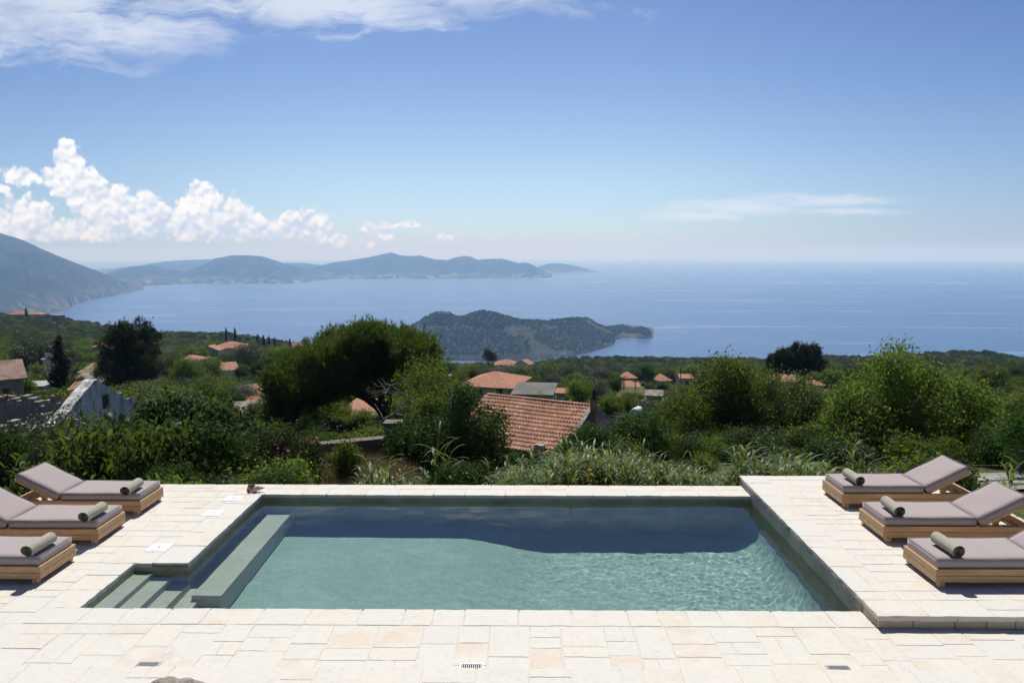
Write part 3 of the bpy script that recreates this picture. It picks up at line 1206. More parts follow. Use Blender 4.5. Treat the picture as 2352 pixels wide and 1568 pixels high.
# ------------------------------------------------------------------ mountains, headlands, far islands
def b_hills(c_green, c_green2, c_rock, rock_h, rock_amt, scl):
    def b(t, out):
        p = wpos(t)
        g = t.node('ShaderNodeNewGeometry')
        s = t.node('ShaderNodeSeparateXYZ')
        t.put(s, 0, p)
        h = t.math('SUBTRACT', s.outputs[2], SEA)
        n1 = t.noise(p, scl, 6, 0.65)
        n2 = t.noise(p, scl * 7, 5, 0.7)
        n3 = t.noise(t.mapping(p, scale=(1, 1, 0.35)), scl * 3.2, 5, 0.65, 0.8)
        c = t.mix(t.ramp(n2, 0.35, 0.65), c_green, c_green2)
        low = t.ramp(t.math('ADD', h, t.math('MULTIPLY', t.math('SUBTRACT', n1, 0.5), rock_h * 1.6)), 0, rock_h, 1.0, 0.0)
        ns_ = t.node('ShaderNodeSeparateXYZ')
        t.put(ns_, 0, g.outputs['True Normal'])
        steep = t.ramp(ns_.outputs[2], 0.62, 0.9, 1.0, 0.0)
        rk = t.math('MULTIPLY', t.ramp(n3, 0.47, 0.58), t.math('ADD', t.math('MULTIPLY', low, rock_amt), t.math('MULTIPLY', steep, rock_amt * 0.35)), clamp=True)
        shore = t.ramp(h, 2, 8, 0.45, 0.0)
        rk = t.math('MAXIMUM', rk, t.math('MULTIPLY', shore, t.ramp(n1, 0.4, 0.6, 0.5, 1.0)))
        scree = t.math('MULTIPLY', t.ramp(n1, 0.56, 0.66), 0.35)
        c = t.mix(scree, c, tuple(x * 0.55 for x in c_rock))
        c = t.mix(rk, c, c_rock)
        return princ(t, c, 0.95, n2, 0.6, 0.5 / scl * 0.05, 0.1)
    return b


def interp_pts(pts, x):
    return float(np.interp(x, [p[0] for p in pts], [p[1] for p in pts]))


def ridge(name, top, base, depth, back, rough, m, nxp=150, nt=34, power=0.85, seed=0.0, nsc=0.0012, base_z=SEA):
    """a hill with its shoreline, crest and far side; crest and shore lie where the photograph shows them"""
    x0, x1 = top[0][0], top[-1][0]
    xs_ = np.linspace(x0, x1, nxp)
    V = []
    grid = {}
    for i, x in enumerate(xs_):
        yt, yb = interp_pts(top, x), interp_pts(base, x)
        ps = at(x, yb, base_z)
        Ys = ps[1]
        dep = depth(x) if callable(depth) else depth
        Yr = Ys + dep
        pr_ = atY(x, yt, Yr)
        hgt = max(2.0, pr_[2] - base_z)
        for j in range(nt + 1):
            tt_ = 2.0 * j / nt
            if tt_ <= 1:
                f = tt_
                z = base_z + hgt * (f ** power)
                q = atY(x, yt, Ys + dep * f)
                X, Y = q[0], q[1]
            else:
                f = tt_ - 1
                z = base_z + hgt * (1 - f ** 1.3)
                q = atY(x, yt, Yr + back * f)
                X, Y = q[0], q[1]
            amp = rough * hgt * math.sin(math.pi * min(1, tt_)) ** 0.7 if tt_ < 1 else rough * 0.4 * hgt * (1 - f)
            n = fbm(X * nsc, Y * nsc, seed, 6)
            z += hgt * 0.012 * fbm(X * nsc * 6, Y * nsc * 6, seed + 4, 3) * min(1, hgt / 90)
            z += n * amp + (abs(fbm(X * nsc * 2.2, Y * nsc * 2.2, seed + 9, 4)) - 0.2) * amp * 0.8
            if tt_ == 0 or tt_ == 2:
                z = base_z - 4
            V.append((X, Y, max(z, base_z - 4)))
    k = nt + 1
    Fs = np.array([(i * k + j, (i + 1) * k + j, (i + 1) * k + j + 1, i * k + j + 1) for i in range(nxp - 1) for j in range(nt)])
    o = link(name, np_mesh(name, V, [Fs[:, ::-1]], smooth=True), m)
    tag(o, kind='structure')
    return np.array(V).reshape(nxp, k, 3), o


G1, G2, RK = (0.016, 0.030, 0.022), (0.034, 0.048, 0.030), (0.33, 0.31, 0.285)
M_far = mat('far_hills', b_hills(G1, G2, RK, 95.0, 0.75, 0.0035))
M_near = mat('left_mountain', b_hills(G1, G2, (0.21, 0.19, 0.165), 130.0, 0.65, 0.006))
M_islet = mat('islet_rock', b_hills((0.026, 0.034, 0.019), (0.072, 0.070, 0.044), (0.19, 0.175, 0.15), 15.0, 0.9, 0.02))

top = [(-420, 545), (-250, 528), (-100, 524), (0, 535), (60, 556), (130, 586), (180, 606), (230, 625), (280, 646), (310, 658), (331, 664)]
base = [(-420, 745), (0, 728), (100, 716), (150, 708), (165, 700), (200, 690), (250, 680), (300, 671), (331, 665.5)]
ridge('mountain', top, base, lambda x: 60 + max(0, (331 - x)) * 6.5, 2500, 0.22, M_near, 200, 60, 0.8, 3.1, 0.0016)
top = [(-420, 560), (-150, 610), (0, 648), (40, 665), (80, 684), (120, 698), (150, 706), (162, 710)]
base = [(-420, 760), (0, 740), (80, 724), (162, 712)]
ridge('headland', top, base, lambda x: 30 + max(0, (162 - x)) * 3.4, 700, 0.16, M_near, 110, 40, 0.8, 4.7, 0.002)
top = [(190, 652), (215, 640), (255, 624), (300, 614), (350, 610), (390, 618), (430, 622), (460, 610), (500, 593), (530, 587), (556, 586), (600, 588), (625, 596), (650, 604), (680, 612), (700, 618), (730, 611), (760, 604), (800, 598), (850, 590),
       (880, 583), (897, 580), (920, 586), (940, 588), (965, 587), (1000, 596), (1030, 597), (1045, 591), (1065, 588), (1080, 589), (1098, 597), (1120, 595), (1150, 594), (1170, 598), (1190, 605), (1208, 603), (1225, 609), (1250, 624), (1268, 635)]
base = [(190, 666), (255, 662), (330, 657), (450, 653), (690, 651), (730, 645), (760, 641.5), (900, 640.5), (1100, 640), (1268, 637)]
ridge('coastal_hills', top, base, lambda x: min(1700, 100 + (1268 - x) * 9), 2600, 0.24, M_far, 400, 50, 0.72, 8.2, 0.0013)
top = [(1225, 622), (1240, 611), (1262, 605), (1295, 605.5), (1330, 612), (1355, 619), (1376, 625)]
base = [(1225, 628), (1376, 626)]
ridge('far_island', top, base, lambda x: 30 + min(900, (1376 - x) * 20), 900, 0.07, M_far, 70, 22, 0.75, 1.2, 0.001)
top = [(180, 626), (250, 618), (330, 608), (380, 600), (430, 597), (490, 595), (520, 602), (570, 612), (620, 606), (660, 603), (700, 604), (740, 609), (800, 616)]
base = [(180, 636), (800, 634)]
ridge('distant_range', top, base, 2500, 3000, 0.06, M_far, 120, 20, 0.8, 6.6, 0.0006)
# wooded castle headland in the bay
top = [(820, 792), (880, 772), (915, 760), (960, 743), (990, 728), (1005, 722), (1018, 719.5), (1032, 722), (1048, 729), (1064, 730), (1085, 722), (1108, 716.5), (1125, 719), (1150, 725), (1200, 735), (1235, 737), (1262, 738), (1300, 734), (1325, 732), (1346, 731), (1358, 736), (1372, 746), (1392, 753), (1412, 751),
       (1430, 749), (1443, 753), (1452, 760), (1460, 757.5), (1470, 753), (1481, 756), (1490, 762.5), (1496, 769), (1501, 775.5)]
base = [(820, 815), (900, 826), (1000, 829), (1100, 829), (1200, 831), (1300, 822), (1355, 810), (1385, 801), (1408, 793), (1414, 781), (1425, 776.5), (1446, 775.5), (1455, 776), (1480, 777.5), (1501, 776)]
gi, oi = ridge('islet', top, base, lambda x: 15 + min(330, max(0, (1500 - x)) * 2.2), 380, 0.2, M_islet, 320, 70, 0.62, 2.4, 0.006)

# ------------------------------------------------------------------ air
def b_haze(t, out):
    v = t.node('ShaderNodeVolumePrincipled')
    v.inputs['Color'].default_value = (0.34, 0.60, 1.0, 1)
    v.inputs['Absorption Color'].default_value = (1, 1, 1, 1)   # clear air only scatters, and blue the most
    v.inputs['Density'].default_value = 1.0e-4
    v.inputs['Anisotropy'].default_value = 0.25
    t.l.new(v.outputs[0], out.inputs['Volume'])
    return None


hz = MB().box(-42500, 42500, -42500, 42500, SEA - 6, 215.0).build('haze', mat('haze_air', b_haze))
tag(hz, kind='stuff')
# ------------------------------------------------------------------ foliage
def unit(v):
    return v / np.maximum(np.linalg.norm(v, axis=-1, keepdims=True), 1e-9)


def leaves(blobs, n, size, asp=0.5, clump=24, csig=0.5, up=0.4, droop=0.0, seed=0, fold=False, shell=0.45, jitter=0.35, hollow=0.0):
    """leaf faces gathered in clumps through the volume of the blobs; returns a mesh"""
    g = np.random.default_rng(seed)
    B = np.array(blobs, dtype=float)
    w = (B[:, 3] * B[:, 4] * B[:, 5]) ** (2 / 3)
    nc = max(4, n // clump)
    bi = g.choice(len(B), nc, p=w / w.sum())
    d = unit(g.normal(size=(nc, 3)))
    r = hollow + (1 - hollow) * g.random(nc) ** shell
    cc = B[bi, :3] + d * B[bi, 3:6] * r[:, None]
    ctone = g.random(nc)
    ci = g.integers(0, nc, n)
    rad = B[bi[ci], 3:6]
    spread = csig * size * math.sqrt(clump) * 0.55
    pos = cc[ci] + g.normal(size=(n, 3)) * spread
    outw = unit(d[ci] + np.array([0, 0, up]) + g.normal(size=(n, 3)) * 0.9)
    ax = unit(np.cross(outw, g.normal(size=(n, 3))))
    ax = unit(ax + np.array([0, 0, -droop]))
    bx = unit(np.cross(ax, outw))
    s = size * (1 + jitter * g.normal(size=(n, 1)).clip(-1.5, 1.8))
    tone = (0.55 * ctone[ci] + 0.45 * g.random(n)).clip(0, 1)
    a0 = pos - ax * s * 0.5
    a1 = pos + ax * s * 0.5
    m1 = pos + bx * s * asp * 0.5 - outw * s * 0.05
    m2 = pos - bx * s * asp * 0.5 - outw * s * 0.05
    if not fold:
        V = np.stack([a0, m1, a1, m2], 1).reshape(-1, 3)
        Fq = np.arange(n * 4).reshape(n, 4)
        return np_mesh('leaves', V, [Fq], tone=np.repeat(tone, 4))
    # folded, pointed leaf with its tip bent down
    tip = a1 - np.array([0, 0, 1.0]) * s * 0.22
    q1 = pos - ax * s * 0.18 + bx * s * asp * 0.42 + outw * s * 0.06
    q2 = pos - ax * s * 0.18 - bx * s * asp * 0.42 + outw * s * 0.06
    p1 = pos + ax * s * 0.2 + bx * s * asp * 0.4 + outw * s * 0.02
    p2 = pos + ax * s * 0.2 - bx * s * asp * 0.4 + outw * s * 0.02
    mid = pos - outw * s * 0.02
    V = np.stack([a0, q1, p1, tip, p2, q2, mid], 1).reshape(-1, 3)
    o = np.arange(n)[:, None] * 7
    Fq = np.concatenate([o + np.array([0, 1, 2, 6]), o + np.array([0, 6, 4, 5])])
    Ft = np.concatenate([o + np.array([2, 3, 6]), o + np.array([6, 3, 4])])
    return np_mesh('leaves', V, [Fq, Ft], tone=np.repeat(tone, 7))


def needles(blobs, n, L, seed=0, blades=6, wid=0.07, up=0.7, shell=0.4, hollow=0.25, clump=10, csig=1.0):
    """tufts of pine needles"""
    g = np.random.default_rng(seed)
    B = np.array(blobs, dtype=float)
    w = (B[:, 3] * B[:, 4] * B[:, 5]) ** (2 / 3)
    nc = max(4, n // clump)
    bi = g.choice(len(B), nc, p=w / w.sum())
    d = unit(g.normal(size=(nc, 3)))
    r = hollow + (1 - hollow) * g.random(nc) ** shell
    cc = B[bi, :3] + d * B[bi, 3:6] * r[:, None]
    ct = g.random(nc)
    ci = g.integers(0, nc, n)
    pos = cc[ci] + g.normal(size=(n, 3)) * L * csig
    dirv = unit(d[ci] * 0.8 + np.array([0, 0, up]) + g.normal(size=(n, 3)) * 0.35)
    P_ = np.repeat(pos, blades, 0)
    D = np.repeat(dirv, blades, 0)
    m = len(P_)
    D2 = unit(D + g.normal(size=(m, 3)) * 0.42)
    sd_ = unit(np.cross(D2, g.normal(size=(m, 3))))
    ln = L * (0.7 + 0.6 * g.random((m, 1)))
    V = np.stack([P_ - sd_ * L * wid, P_ + sd_ * L * wid, P_ + D2 * ln], 1).reshape(-1, 3)
    Ft = np.arange(m * 3).reshape(m, 3)
    tone = np.repeat((0.6 * ct[ci] + 0.4 * g.random(n)), blades)
    return np_mesh('needles', V, [Ft], tone=np.repeat(tone, 3))


def limbs(mb, base, tips, r0, seed=0, lean=(0, 0), fork=0.35, n=8, wob=0.12):
    """a trunk that forks towards each tip"""
    g = random.Random(seed)
    b = Vector([float(c) for c in base])
    cen = sum((Vector(t_) for t_ in tips), Vector((0, 0, 0))) / len(tips)
    top = b + (cen - b) * fork + Vector((lean[0], lean[1], 0))
    k = 6
    tr = [b + (top - b) * (i / k) + Vector((g.gauss(0, wob), g.gauss(0, wob), 0)) * r0 * 1.5 * math.sin(math.pi * i / k) for i in range(k + 1)]
    mb.tube(tr, [r0 * (1.25 if i == 0 else 1 - 0.3 * i / k) for i in range(k + 1)], n)
    for t_ in tips:
        t_ = Vector([float(c) for c in t_])
        s = tr[-1 - g.randint(0, 2)]
        pts = []
        L = (t_ - s).length
        for i in range(7):
            f = i / 6
            p = s + (t_ - s) * f + Vector((0, 0, L * 0.10 * math.sin(math.pi * f)))
            p += Vector((g.gauss(0, 1), g.gauss(0, 1), g.gauss(0, 0.6))) * L * 0.035 * math.sin(math.pi * f)
            pts.append(p)
        mb.tube(pts, [max(0.012, r0 * 0.5 * (1 - 0.8 * i / 6)) for i in range(7)], 6)
        for q in range(3):
            j = g.randint(2, 5)
            e = pts[j] + Vector((g.gauss(0, 1), g.gauss(0, 1), abs(g.gauss(0.2, 0.4)))).normalized() * min(0.9, L * 0.2)
            mb.tube([pts[j], (pts[j] + e) / 2 + Vector((0, 0, L * 0.03)), e], [max(0.01, r0 * 0.2), r0 * 0.13, 0.008], 5)


M_bark = plain('grey_bark', (0.16, 0.13, 0.10), 0.95, 0.4, 3, bs=0.8, bd=0.04)
M_pinebark = plain('pine_bark', (0.075, 0.06, 0.05), 0.95, 0.4, 3, bs=0.8, bd=0.05)
L_walnut = leafmat('walnut_leaf', (0.022, 0.045, 0.012), (0.105, 0.150, 0.038), 0.42, 0.5, 0.22)
L_mid = leafmat('ash_leaf', (0.050, 0.083, 0.019), (0.128, 0.172, 0.040), 0.55, 0.6, 0.15, (1.7, 1.65, 0.6))
L_dark = leafmat('lentisk_leaf', (0.018, 0.044, 0.010), (0.062, 0.115, 0.024), 0.34, 0.6, 0.1)
L_bright = leafmat('acacia_leaf', (0.05, 0.085, 0.016), (0.125, 0.175, 0.038), 0.42, 0.55, 0.3)
L_olive = leafmat('olive_leaf', (0.055, 0.068, 0.042), (0.125, 0.14, 0.092), 0.25, 0.5, 0.35, (1.2, 1.3, 0.8))
L_pine = leafmat('pine_needle', (0.036, 0.064, 0.020), (0.118, 0.158, 0.050), 0.48, 0.55, 0.2, (1.4, 1.55, 0.5))
L_dpine = leafmat('dark_pine_needle', (0.015, 0.026, 0.010), (0.046, 0.066, 0.022), 0.25, 0.6, 0.2)
L_cyp = leafmat('cypress_scale', (0.007, 0.014, 0.007), (0.018, 0.030, 0.012), 0.1, 0.6, 0.2)
L_scrub = leafmat('maquis_leaf', (0.022, 0.040, 0.013), (0.062, 0.085, 0.028), 0.25, 0.6, 0.25)
L_fig = leafmat('fig_leaf', (0.020, 0.042, 0.015), (0.075, 0.112, 0.042), 0.36, 0.6, 0.12)
L_grass = leafmat('reed_leaf', (0.065, 0.105, 0.020), (0.19, 0.25, 0.075), 0.42, 0.45, 0.3, (1.45, 1.35, 0.6))


def round_blobs(seed, n=11, flat=0.8, spread=0.62, r=(0.3, 0.55)):
    """lobes of a crown of radius 1 about the point (0, 0, 1)"""
    g = random.Random(seed)
    out = [(0, 0, 0.95, 0.62, 0.62, 0.55)]
    for k in range(n):
        a = 2 * math.pi * (k + g.random() * 0.6) / n
        e = g.uniform(-0.35, 0.95)
        rr = spread * math.cos(e * 1.2) * g.uniform(0.75, 1.15)
        q = g.uniform(*r)
        out.append((rr * math.cos(a), rr * math.sin(a), 1 + e * 0.62 * flat, q, q, q * 0.82))
    return out


# prototypes of the smaller trees and shrubs: crowns of unit radius, copied below
CROWN, TRUNK = {}, {}
KINDS = {
    'broad': (L_mid, dict(n=9500, size=0.07, asp=0.55, clump=22, seed=1), 'tree'),
    'bright': (L_bright, dict(n=9500, size=0.066, asp=0.5, clump=24, seed=2, csig=0.6), 'tree'),
    'dark': (L_dark, dict(n=9500, size=0.068, asp=0.6, clump=26, seed=3), 'shrub'),
    'olive': (L_olive, dict(n=9500, size=0.066, asp=0.34, clump=20, seed=4, csig=0.7), 'tree'),
    'scrub': (L_scrub, dict(n=2600, size=0.12, asp=0.6, clump=22, seed=5), 'shrub'),
    'scrubby': (L_mid, dict(n=2600, size=0.12, asp=0.6, clump=18, seed=6, csig=0.7), 'shrub'),
}
for i_, (k_, (m_, kw, nm_)) in enumerate(KINDS.items()):
    me = leaves(round_blobs(20 + i_), **kw)
    me.materials.append(m_)
    CROWN[k_] = me
tm = MB()
limbs(tm, (0, 0, -0.35), [(0.4, 0.1, 1.1), (-0.35, 0.25, 1.2), (0.05, -0.4, 1.0), (0.1, 0.2, 1.5)], 0.07, 3)
_o = tm.build('trunk', M_bark)
TRUNK['any'] = _o.data
bpy.data.objects.remove(_o)
# cypress and small pine
g_ = random.Random(5)
cy = [(g_.gauss(0, 0.03), g_.gauss(0, 0.03), 0.12 + 0.156 * k, 0.17 * (1 - (k / 13) ** 2.6) + 0.04, 0.17 * (1 - (k / 13) ** 2.6) + 0.04, 0.17) for k in range(13)]
me = leaves(cy, 24000, 0.030, 0.5, 18, 0.32, 0.9, -0.6, 8, shell=0.6)
me.materials.append(L_cyp)
CROWN['cypress'] = me
KINDS['cypress'] = (L_cyp, None, 'cypress')
pb = round_blobs(40, 9, 0.9)
me = needles(pb, 1500, 0.14, 9, 5, 0.07)
me.materials.append(L_dpine)
CROWN['pine'] = me
KINDS['pine'] = (L_dpine, None, 'pine_tree')


def plant(kind, base, width, height, label=None, group=None, name=None, cat=None, rz=None, rx=1.0):
    """a shrub or tree from the nursery: crown of the given width and height above its base"""
    nm = name or KINDS[kind][2]
    o = empty(nm, base, label, cat or nm.replace('_', ' '), group, rnd.uniform(0, 6.28) if rz is None else rz)
    if kind == 'cypress':
        o.scale = (height / 2.05, height / 2.05, height / 2.05)
        if width:
            o.scale = (width / 0.40, width / 0.40, height / 2.12)
    else:
        o.scale = (width / 2.05, width / 2.05 * rx, height / 1.72)
    link('crown', CROWN[kind], None, o)
    link('trunk', TRUNK['any'], M_bark, o)
    return o


def plant_px(kind, x, ytop, ybase, wpx, Y, label, **kw):
    """top, base and width as they look in the photograph, standing at distance Y"""
    b = atY(x, ybase, Y)
    t_ = atY(x, ytop, Y)
    gz_ = ground_z(b[0], b[1])
    return plant(kind, (b[0], b[1], min(b[2], max(gz_, b[2] - 1.5))), wpx * Y / F, t_[2] - min(b[2], max(gz_, b[2] - 1.5)), label, **kw)


def big_tree(name, label, cat, Y, base_px, blobs_px, leafkw, lmat, r0, kind='leaf', dz=0.75, bark=None, seed=1, tipn=7, lean=(0, 0), fork=0.35, group=None):
    """a tree with its own crown: lobes given as (x, y, radius) in the photograph, spread in depth as well"""
    b = atY(base_px[0], base_px[1], Y)
    gz_ = ground_z(b[0], b[1])
    b[2] = min(b[2], gz_ + 0.3)
    root = empty(name, b, label, cat, group)
    g = random.Random(seed)
    bl = []
    for q in blobs_px:
        x, y, r = q[:3]
        dy = q[3] if len(q) > 3 else g.uniform(-1, 1) * dz
        c = atY(x, y, Y + dy)
        rw = r * Y / F
        bl.append((c[0] - b[0], c[1] - b[1], c[2] - b[2], rw, rw * 1.05, rw * (q[4] if len(q) > 4 else 0.85)))
    me = needles(bl, **leafkw) if kind == 'needle' else leaves(bl, **leafkw)
    link('crown', me, lmat, root)
    tb_ = MB()
    tips = [Vector(q[:3]) for q in g.sample(bl, min(tipn, len(bl)))]
    limbs(tb_, (0, 0, -0.6), tips, r0, seed, lean, fork)
    tb_.build('trunk', bark or M_bark, root, smooth=True)
    return root, bl, b


# ---- the near row, just beyond the terrace
big_tree('walnut_tree', 'broad walnut tree with large drooping leaves behind the left loungers', 'tree', 16.3, (255, 1150),
         [(130, 1084, 62), (200, 1054, 72), (270, 1034, 70), (340, 1034, 66), (400, 1059, 62), (430, 1104, 52), (330, 1094, 80), (230, 1109, 80), (140, 1134, 66), (90, 1134, 44), (300, 1149, 72), (395, 1139, 58), (60, 1154, 34)],
         dict(n=8800, size=0.175, asp=0.44, clump=9, csig=0.75, up=0.5, droop=0.9, seed=31, fold=True, shell=0.35, hollow=0.35), L_walnut, 0.10, dz=0.8)
big_tree('shrub', 'dense dark shrub with tiny leaves left of the brown gap, pink oleander flowers on top', 'shrub', 18.5, (640, 1125),
         [(560, 1060, 52), (610, 1030, 50), (665, 1015, 46), (705, 1040, 40), (590, 1090, 60), (660, 1080, 66), (520, 1085, 45), (715, 1085, 36)],
         dict(n=13000, size=0.075, asp=0.55, clump=26, csig=0.55, up=0.5, seed=32, shell=0.3), L_dark, 0.06, dz=0.7)
big_tree('shrub', 'dark leafy bush between the walnut tree and the oleander', 'shrub', 17.2, (485, 1125),
         [(470, 1010, 48), (500, 1050, 48), (460, 1060, 50), (520, 1020, 36), (490, 1095, 48), (440, 1100, 42)],
         dict(n=8500, size=0.085, asp=0.5, clump=22, csig=0.55, up=0.5, seed=33), L_dark, 0.05, dz=0.6)
big_tree('shrub', 'small green bush alone in the brown gap before the old stone wall', 'shrub', 20.5, (795, 1082),
         [(795, 1030, 24), (780, 1055, 26), (812, 1056, 24), (795, 1075, 28)],
         dict(n=3600, size=0.08, asp=0.5, clump=20, csig=0.5, up=0.5, seed=34), L_mid, 0.03, dz=0.3)
big_tree('shrub', 'large dark mastic bush with glossy clumps below the stone pine', 'shrub', 25.0, (1010, 1105),
         [(1060, 925, 46), (1035, 965, 58), (960, 985, 44), (990, 1010, 64), (930, 1020, 50), (1045, 1025, 70), (1112, 1030, 54), (1125, 962, 40), (1140, 1000, 34), (1095, 990, 48), (940, 1060, 52), (1010, 1070, 66), (1080, 1070, 52), (1135, 1060, 34), (1055, 905, 26)],
         dict(n=38000, size=0.088, asp=0.55, clump=30, csig=0.5, up=0.5, seed=35, shell=0.28), L_dark, 0.09, dz=0.9)
big_tree('shrub', 'yellow-green topped bush leaning on the left end of the big tiled roof', 'shrub', 26.5, (985, 1010),
         [(990, 925, 30), (1000, 950, 32), (970, 955, 28), (985, 985, 32)],
         dict(n=5200, size=0.09, asp=0.5, clump=24, csig=0.6, up=0.5, seed=36), L_mid, 0.05, dz=0.5)
big_tree('shrub', 'rounded glossy bush in front of the right gable of the tiled house', 'shrub', 30.0, (1470, 1040),
         [(1440, 985, 40), (1480, 978, 46), (1510, 1000, 36), (1460, 1015, 44), (1420, 1010, 34), (1500, 1025, 36)],
         dict(n=9000, size=0.10, asp=0.55, clump=26, csig=0.5, up=0.5, seed=37, shell=0.3), L_dark, 0.06, dz=0.6)
big_tree('shrub', 'low dark bush under the eaves of the big tiled roof', 'shrub', 28.0, (1345, 1050),
         [(1320, 1015, 30), (1355, 1005, 34), (1385, 1015, 32), (1340, 1035, 34), (1300, 1035, 26), (1390, 1040, 28)],
         dict(n=6500, size=0.10, asp=0.5, clump=24, csig=0.55, up=0.5, seed=38), L_dark, 0.05, dz=0.5)
big_tree('almond_tree', 'thin loosely leaved almond tree with pale bare twigs right of the pine trunk', 'tree', 31.0, (955, 1015),
         [(960, 855, 40), (1000, 850, 38), (935, 880, 34), (980, 890, 44), (1020, 880, 34), (920, 930, 26), (1000, 930, 36), (950, 950, 30)],
         dict(n=5200, size=0.10, asp=0.4, clump=13, csig=1.1, up=0.3, seed=39), L_mid, 0.11, dz=0.9, tipn=8)
big_tree('ash_tree', 'tall green ash tree right of the big tiled roof, crown above the hill line', 'tree', 42.0, (1665, 1075),
         [(1680, 862, 50), (1640, 882, 50), (1720, 885, 48), (1690, 925, 66), (1620, 930, 54), (1755, 930, 46), (1660, 980, 62), (1730, 985, 55), (1600, 985, 46), (1770, 990, 40), (1690, 1030, 60), (1620, 1035, 46), (1650, 905, 44), (1590, 940, 36), (1785, 950, 40)],
         dict(n=50000, size=0.155, asp=0.46, clump=26, csig=0.6, up=0.4, seed=41, shell=0.33), L_mid, 0.22, dz=1.8, tipn=9)
big_tree('ash_tree', 'lower pale green ash tree on the left of the tall ash', 'tree', 46.0, (1560, 1060),
         [(1570, 925, 36), (1535, 950, 34), (1600, 950, 34), (1560, 985, 44), (1520, 1000, 34), (1590, 1010, 40), (1550, 1040, 42)],
         dict(n=17000, size=0.155, asp=0.46, clump=24, csig=0.7, up=0.4, seed=42), L_mid, 0.16, dz=1.4)
big_tree('acacia_tree', 'bright feathery acacia between the tall ash and the big right-hand tree', 'tree', 40.0, (1800, 1060),
         [(1770, 890, 38), (1800, 905, 38), (1840, 895, 38), (1875, 915, 36), (1810, 955, 50), (1860, 965, 44), (1770, 960, 40), (1830, 1005, 52), (1780, 1020, 44), (1870, 1020, 38)],
         dict(n=26000, size=0.135, asp=0.4, clump=24, csig=0.7, up=0.4, seed=43), L_bright, 0.16, dz=1.4)
big_tree('pistachio_tree', 'biggest bushy tree, spreading behind the right-hand loungers with a topmost tuft', 'tree', 29.0, (2120, 1110),
         [(2068, 812, 24, 0), (2050, 850, 40), (2095, 855, 34), (2010, 880, 42), (2130, 880, 38), (2075, 900, 55), (1960, 925, 50), (2180, 905, 44), (2240, 910, 36), (2020, 950, 66), (2120, 950, 66), (2210, 960, 58), (1935, 980, 52), (2280, 975, 46), (1990, 1020, 66), (2090, 1030, 70), (2190, 1030, 66), (2270, 1030, 56), (2320, 1010, 40), (1940, 1050, 46), (2040, 1080, 52), (2150, 1085, 52), (2320, 1065, 40), (2240, 1085, 40)],
         dict(n=80000, size=0.125, asp=0.40, clump=24, csig=0.75, up=0.35, seed=44, shell=0.32), L_mid, 0.24, dz=1.6, tipn=12, fork=0.25)
big_tree('shrub', 'leafy green bush at the right picture edge above the last lounger', 'shrub', 22.0, (2340, 1120),
         [(2330, 1000, 36), (2352, 1040, 46), (2380, 990, 46), (2345, 960, 30)],
         dict(n=5200, size=0.10, asp=0.4, clump=22, csig=0.6, up=0.4, seed=45), L_dark, 0.06, dz=0.7)
# stone pine
pr_, pbl, pbase = big_tree('stone_pine', 'large umbrella-shaped stone pine with a dark leaning trunk in the middle of the village', 'tree', 38.0, (905, 1030),
         [(650, 880, 42, -.5, .9), (690, 850, 50, .8, .8), (740, 830, 48, -1.5, .8), (700, 905, 52, -.4, .75), (640, 930, 36, .5, .8), (660, 955, 26, -.2, .7), (780, 800, 52, 1.4, .75), (840, 785, 56, -.8, .62), (900, 790, 56, .9, .62), (955, 806, 46, -1.2, .7), (985, 832, 26, .2, .8),
          (790, 860, 60, -1.2, .7), (850, 840, 66, 1.2, .7), (920, 850, 56, -.5, .65), (740, 890, 50, 1.5, .7), (965, 850, 36, 1.0, .7), (830, 810, 50, 2.4, .7), (700, 880, 44, 2.2, .7), (900, 820, 50, 2.4, .7)],
         dict(n=30000, L=0.28, seed=51, blades=7, wid=0.06, up=0.75, shell=0.33, hollow=0.45, clump=12, csig=0.75), L_pine, 0.02, kind='needle', bark=M_pinebark, tipn=1)
for ch in list(pr_.children):
    if ch.name.startswith('trunk'):
        bpy.data.objects.remove(ch)
tk = MB()


def lp(x, y, dy=0):
    c = atY(x, y, 38.0 + dy)
    return (c[0] - pbase[0], c[1] - pbase[1], c[2] - pbase[2])


tk.tube([lp(912, 1045), lp(902, 1000), lp(892, 960), lp(868, 932), lp(840, 912), lp(805, 898, -.3), lp(770, 890, -.6), lp(735, 885, -.9)], [0.36, 0.31, 0.29, 0.25, 0.21, 0.17, 0.12, 0.06], 10)
tk.tube([lp(895, 965), lp(880, 935, .3), lp(872, 900, .5), lp(868, 865, .7), lp(860, 830, .8)], [0.24, 0.2, 0.18, 0.13, 0.07], 9)
tk.tube([lp(899, 985), lp(893, 930, -.2), lp(895, 880, -.3), lp(910, 835, -.4)], [0.2, 0.17, 0.13, 0.07], 9)
tk.tube([lp(850, 918), lp(822, 900, .4), lp(800, 868, .8), lp(790, 835, 1.0)], [0.16, 0.13, 0.1, 0.05], 8)
tk.tube([lp(775, 890, -.5), lp(735, 905, -.6), lp(700, 925, -.5), lp(660, 935, -.3)], [0.11, 0.08, 0.06, 0.03], 7)
tk.tube([lp(760, 890, -.6), lp(720, 868, -.4), lp(680, 862, 0)], [0.1, 0.07, 0.03], 7)
tk.tube([lp(873, 890, .5), lp(910, 868, .8), lp(950, 850, 1.0)], [0.12, 0.09, 0.04], 7)
for k in range(26):
    x0 = rnd.uniform(690, 950)
    tk.tube([lp(x0, 890 - rnd.random() * 40, rnd.uniform(-1, 1)), lp(x0 + rnd.uniform(-30, 30), 850 - rnd.random() * 30, rnd.uniform(-1, 1.5)), lp(x0 + rnd.uniform(-50, 50), 820, rnd.uniform(-1, 1))], [0.045, 0.03, 0.012], 5)
tk.build('trunk', M_pinebark, pr_, smooth=True)
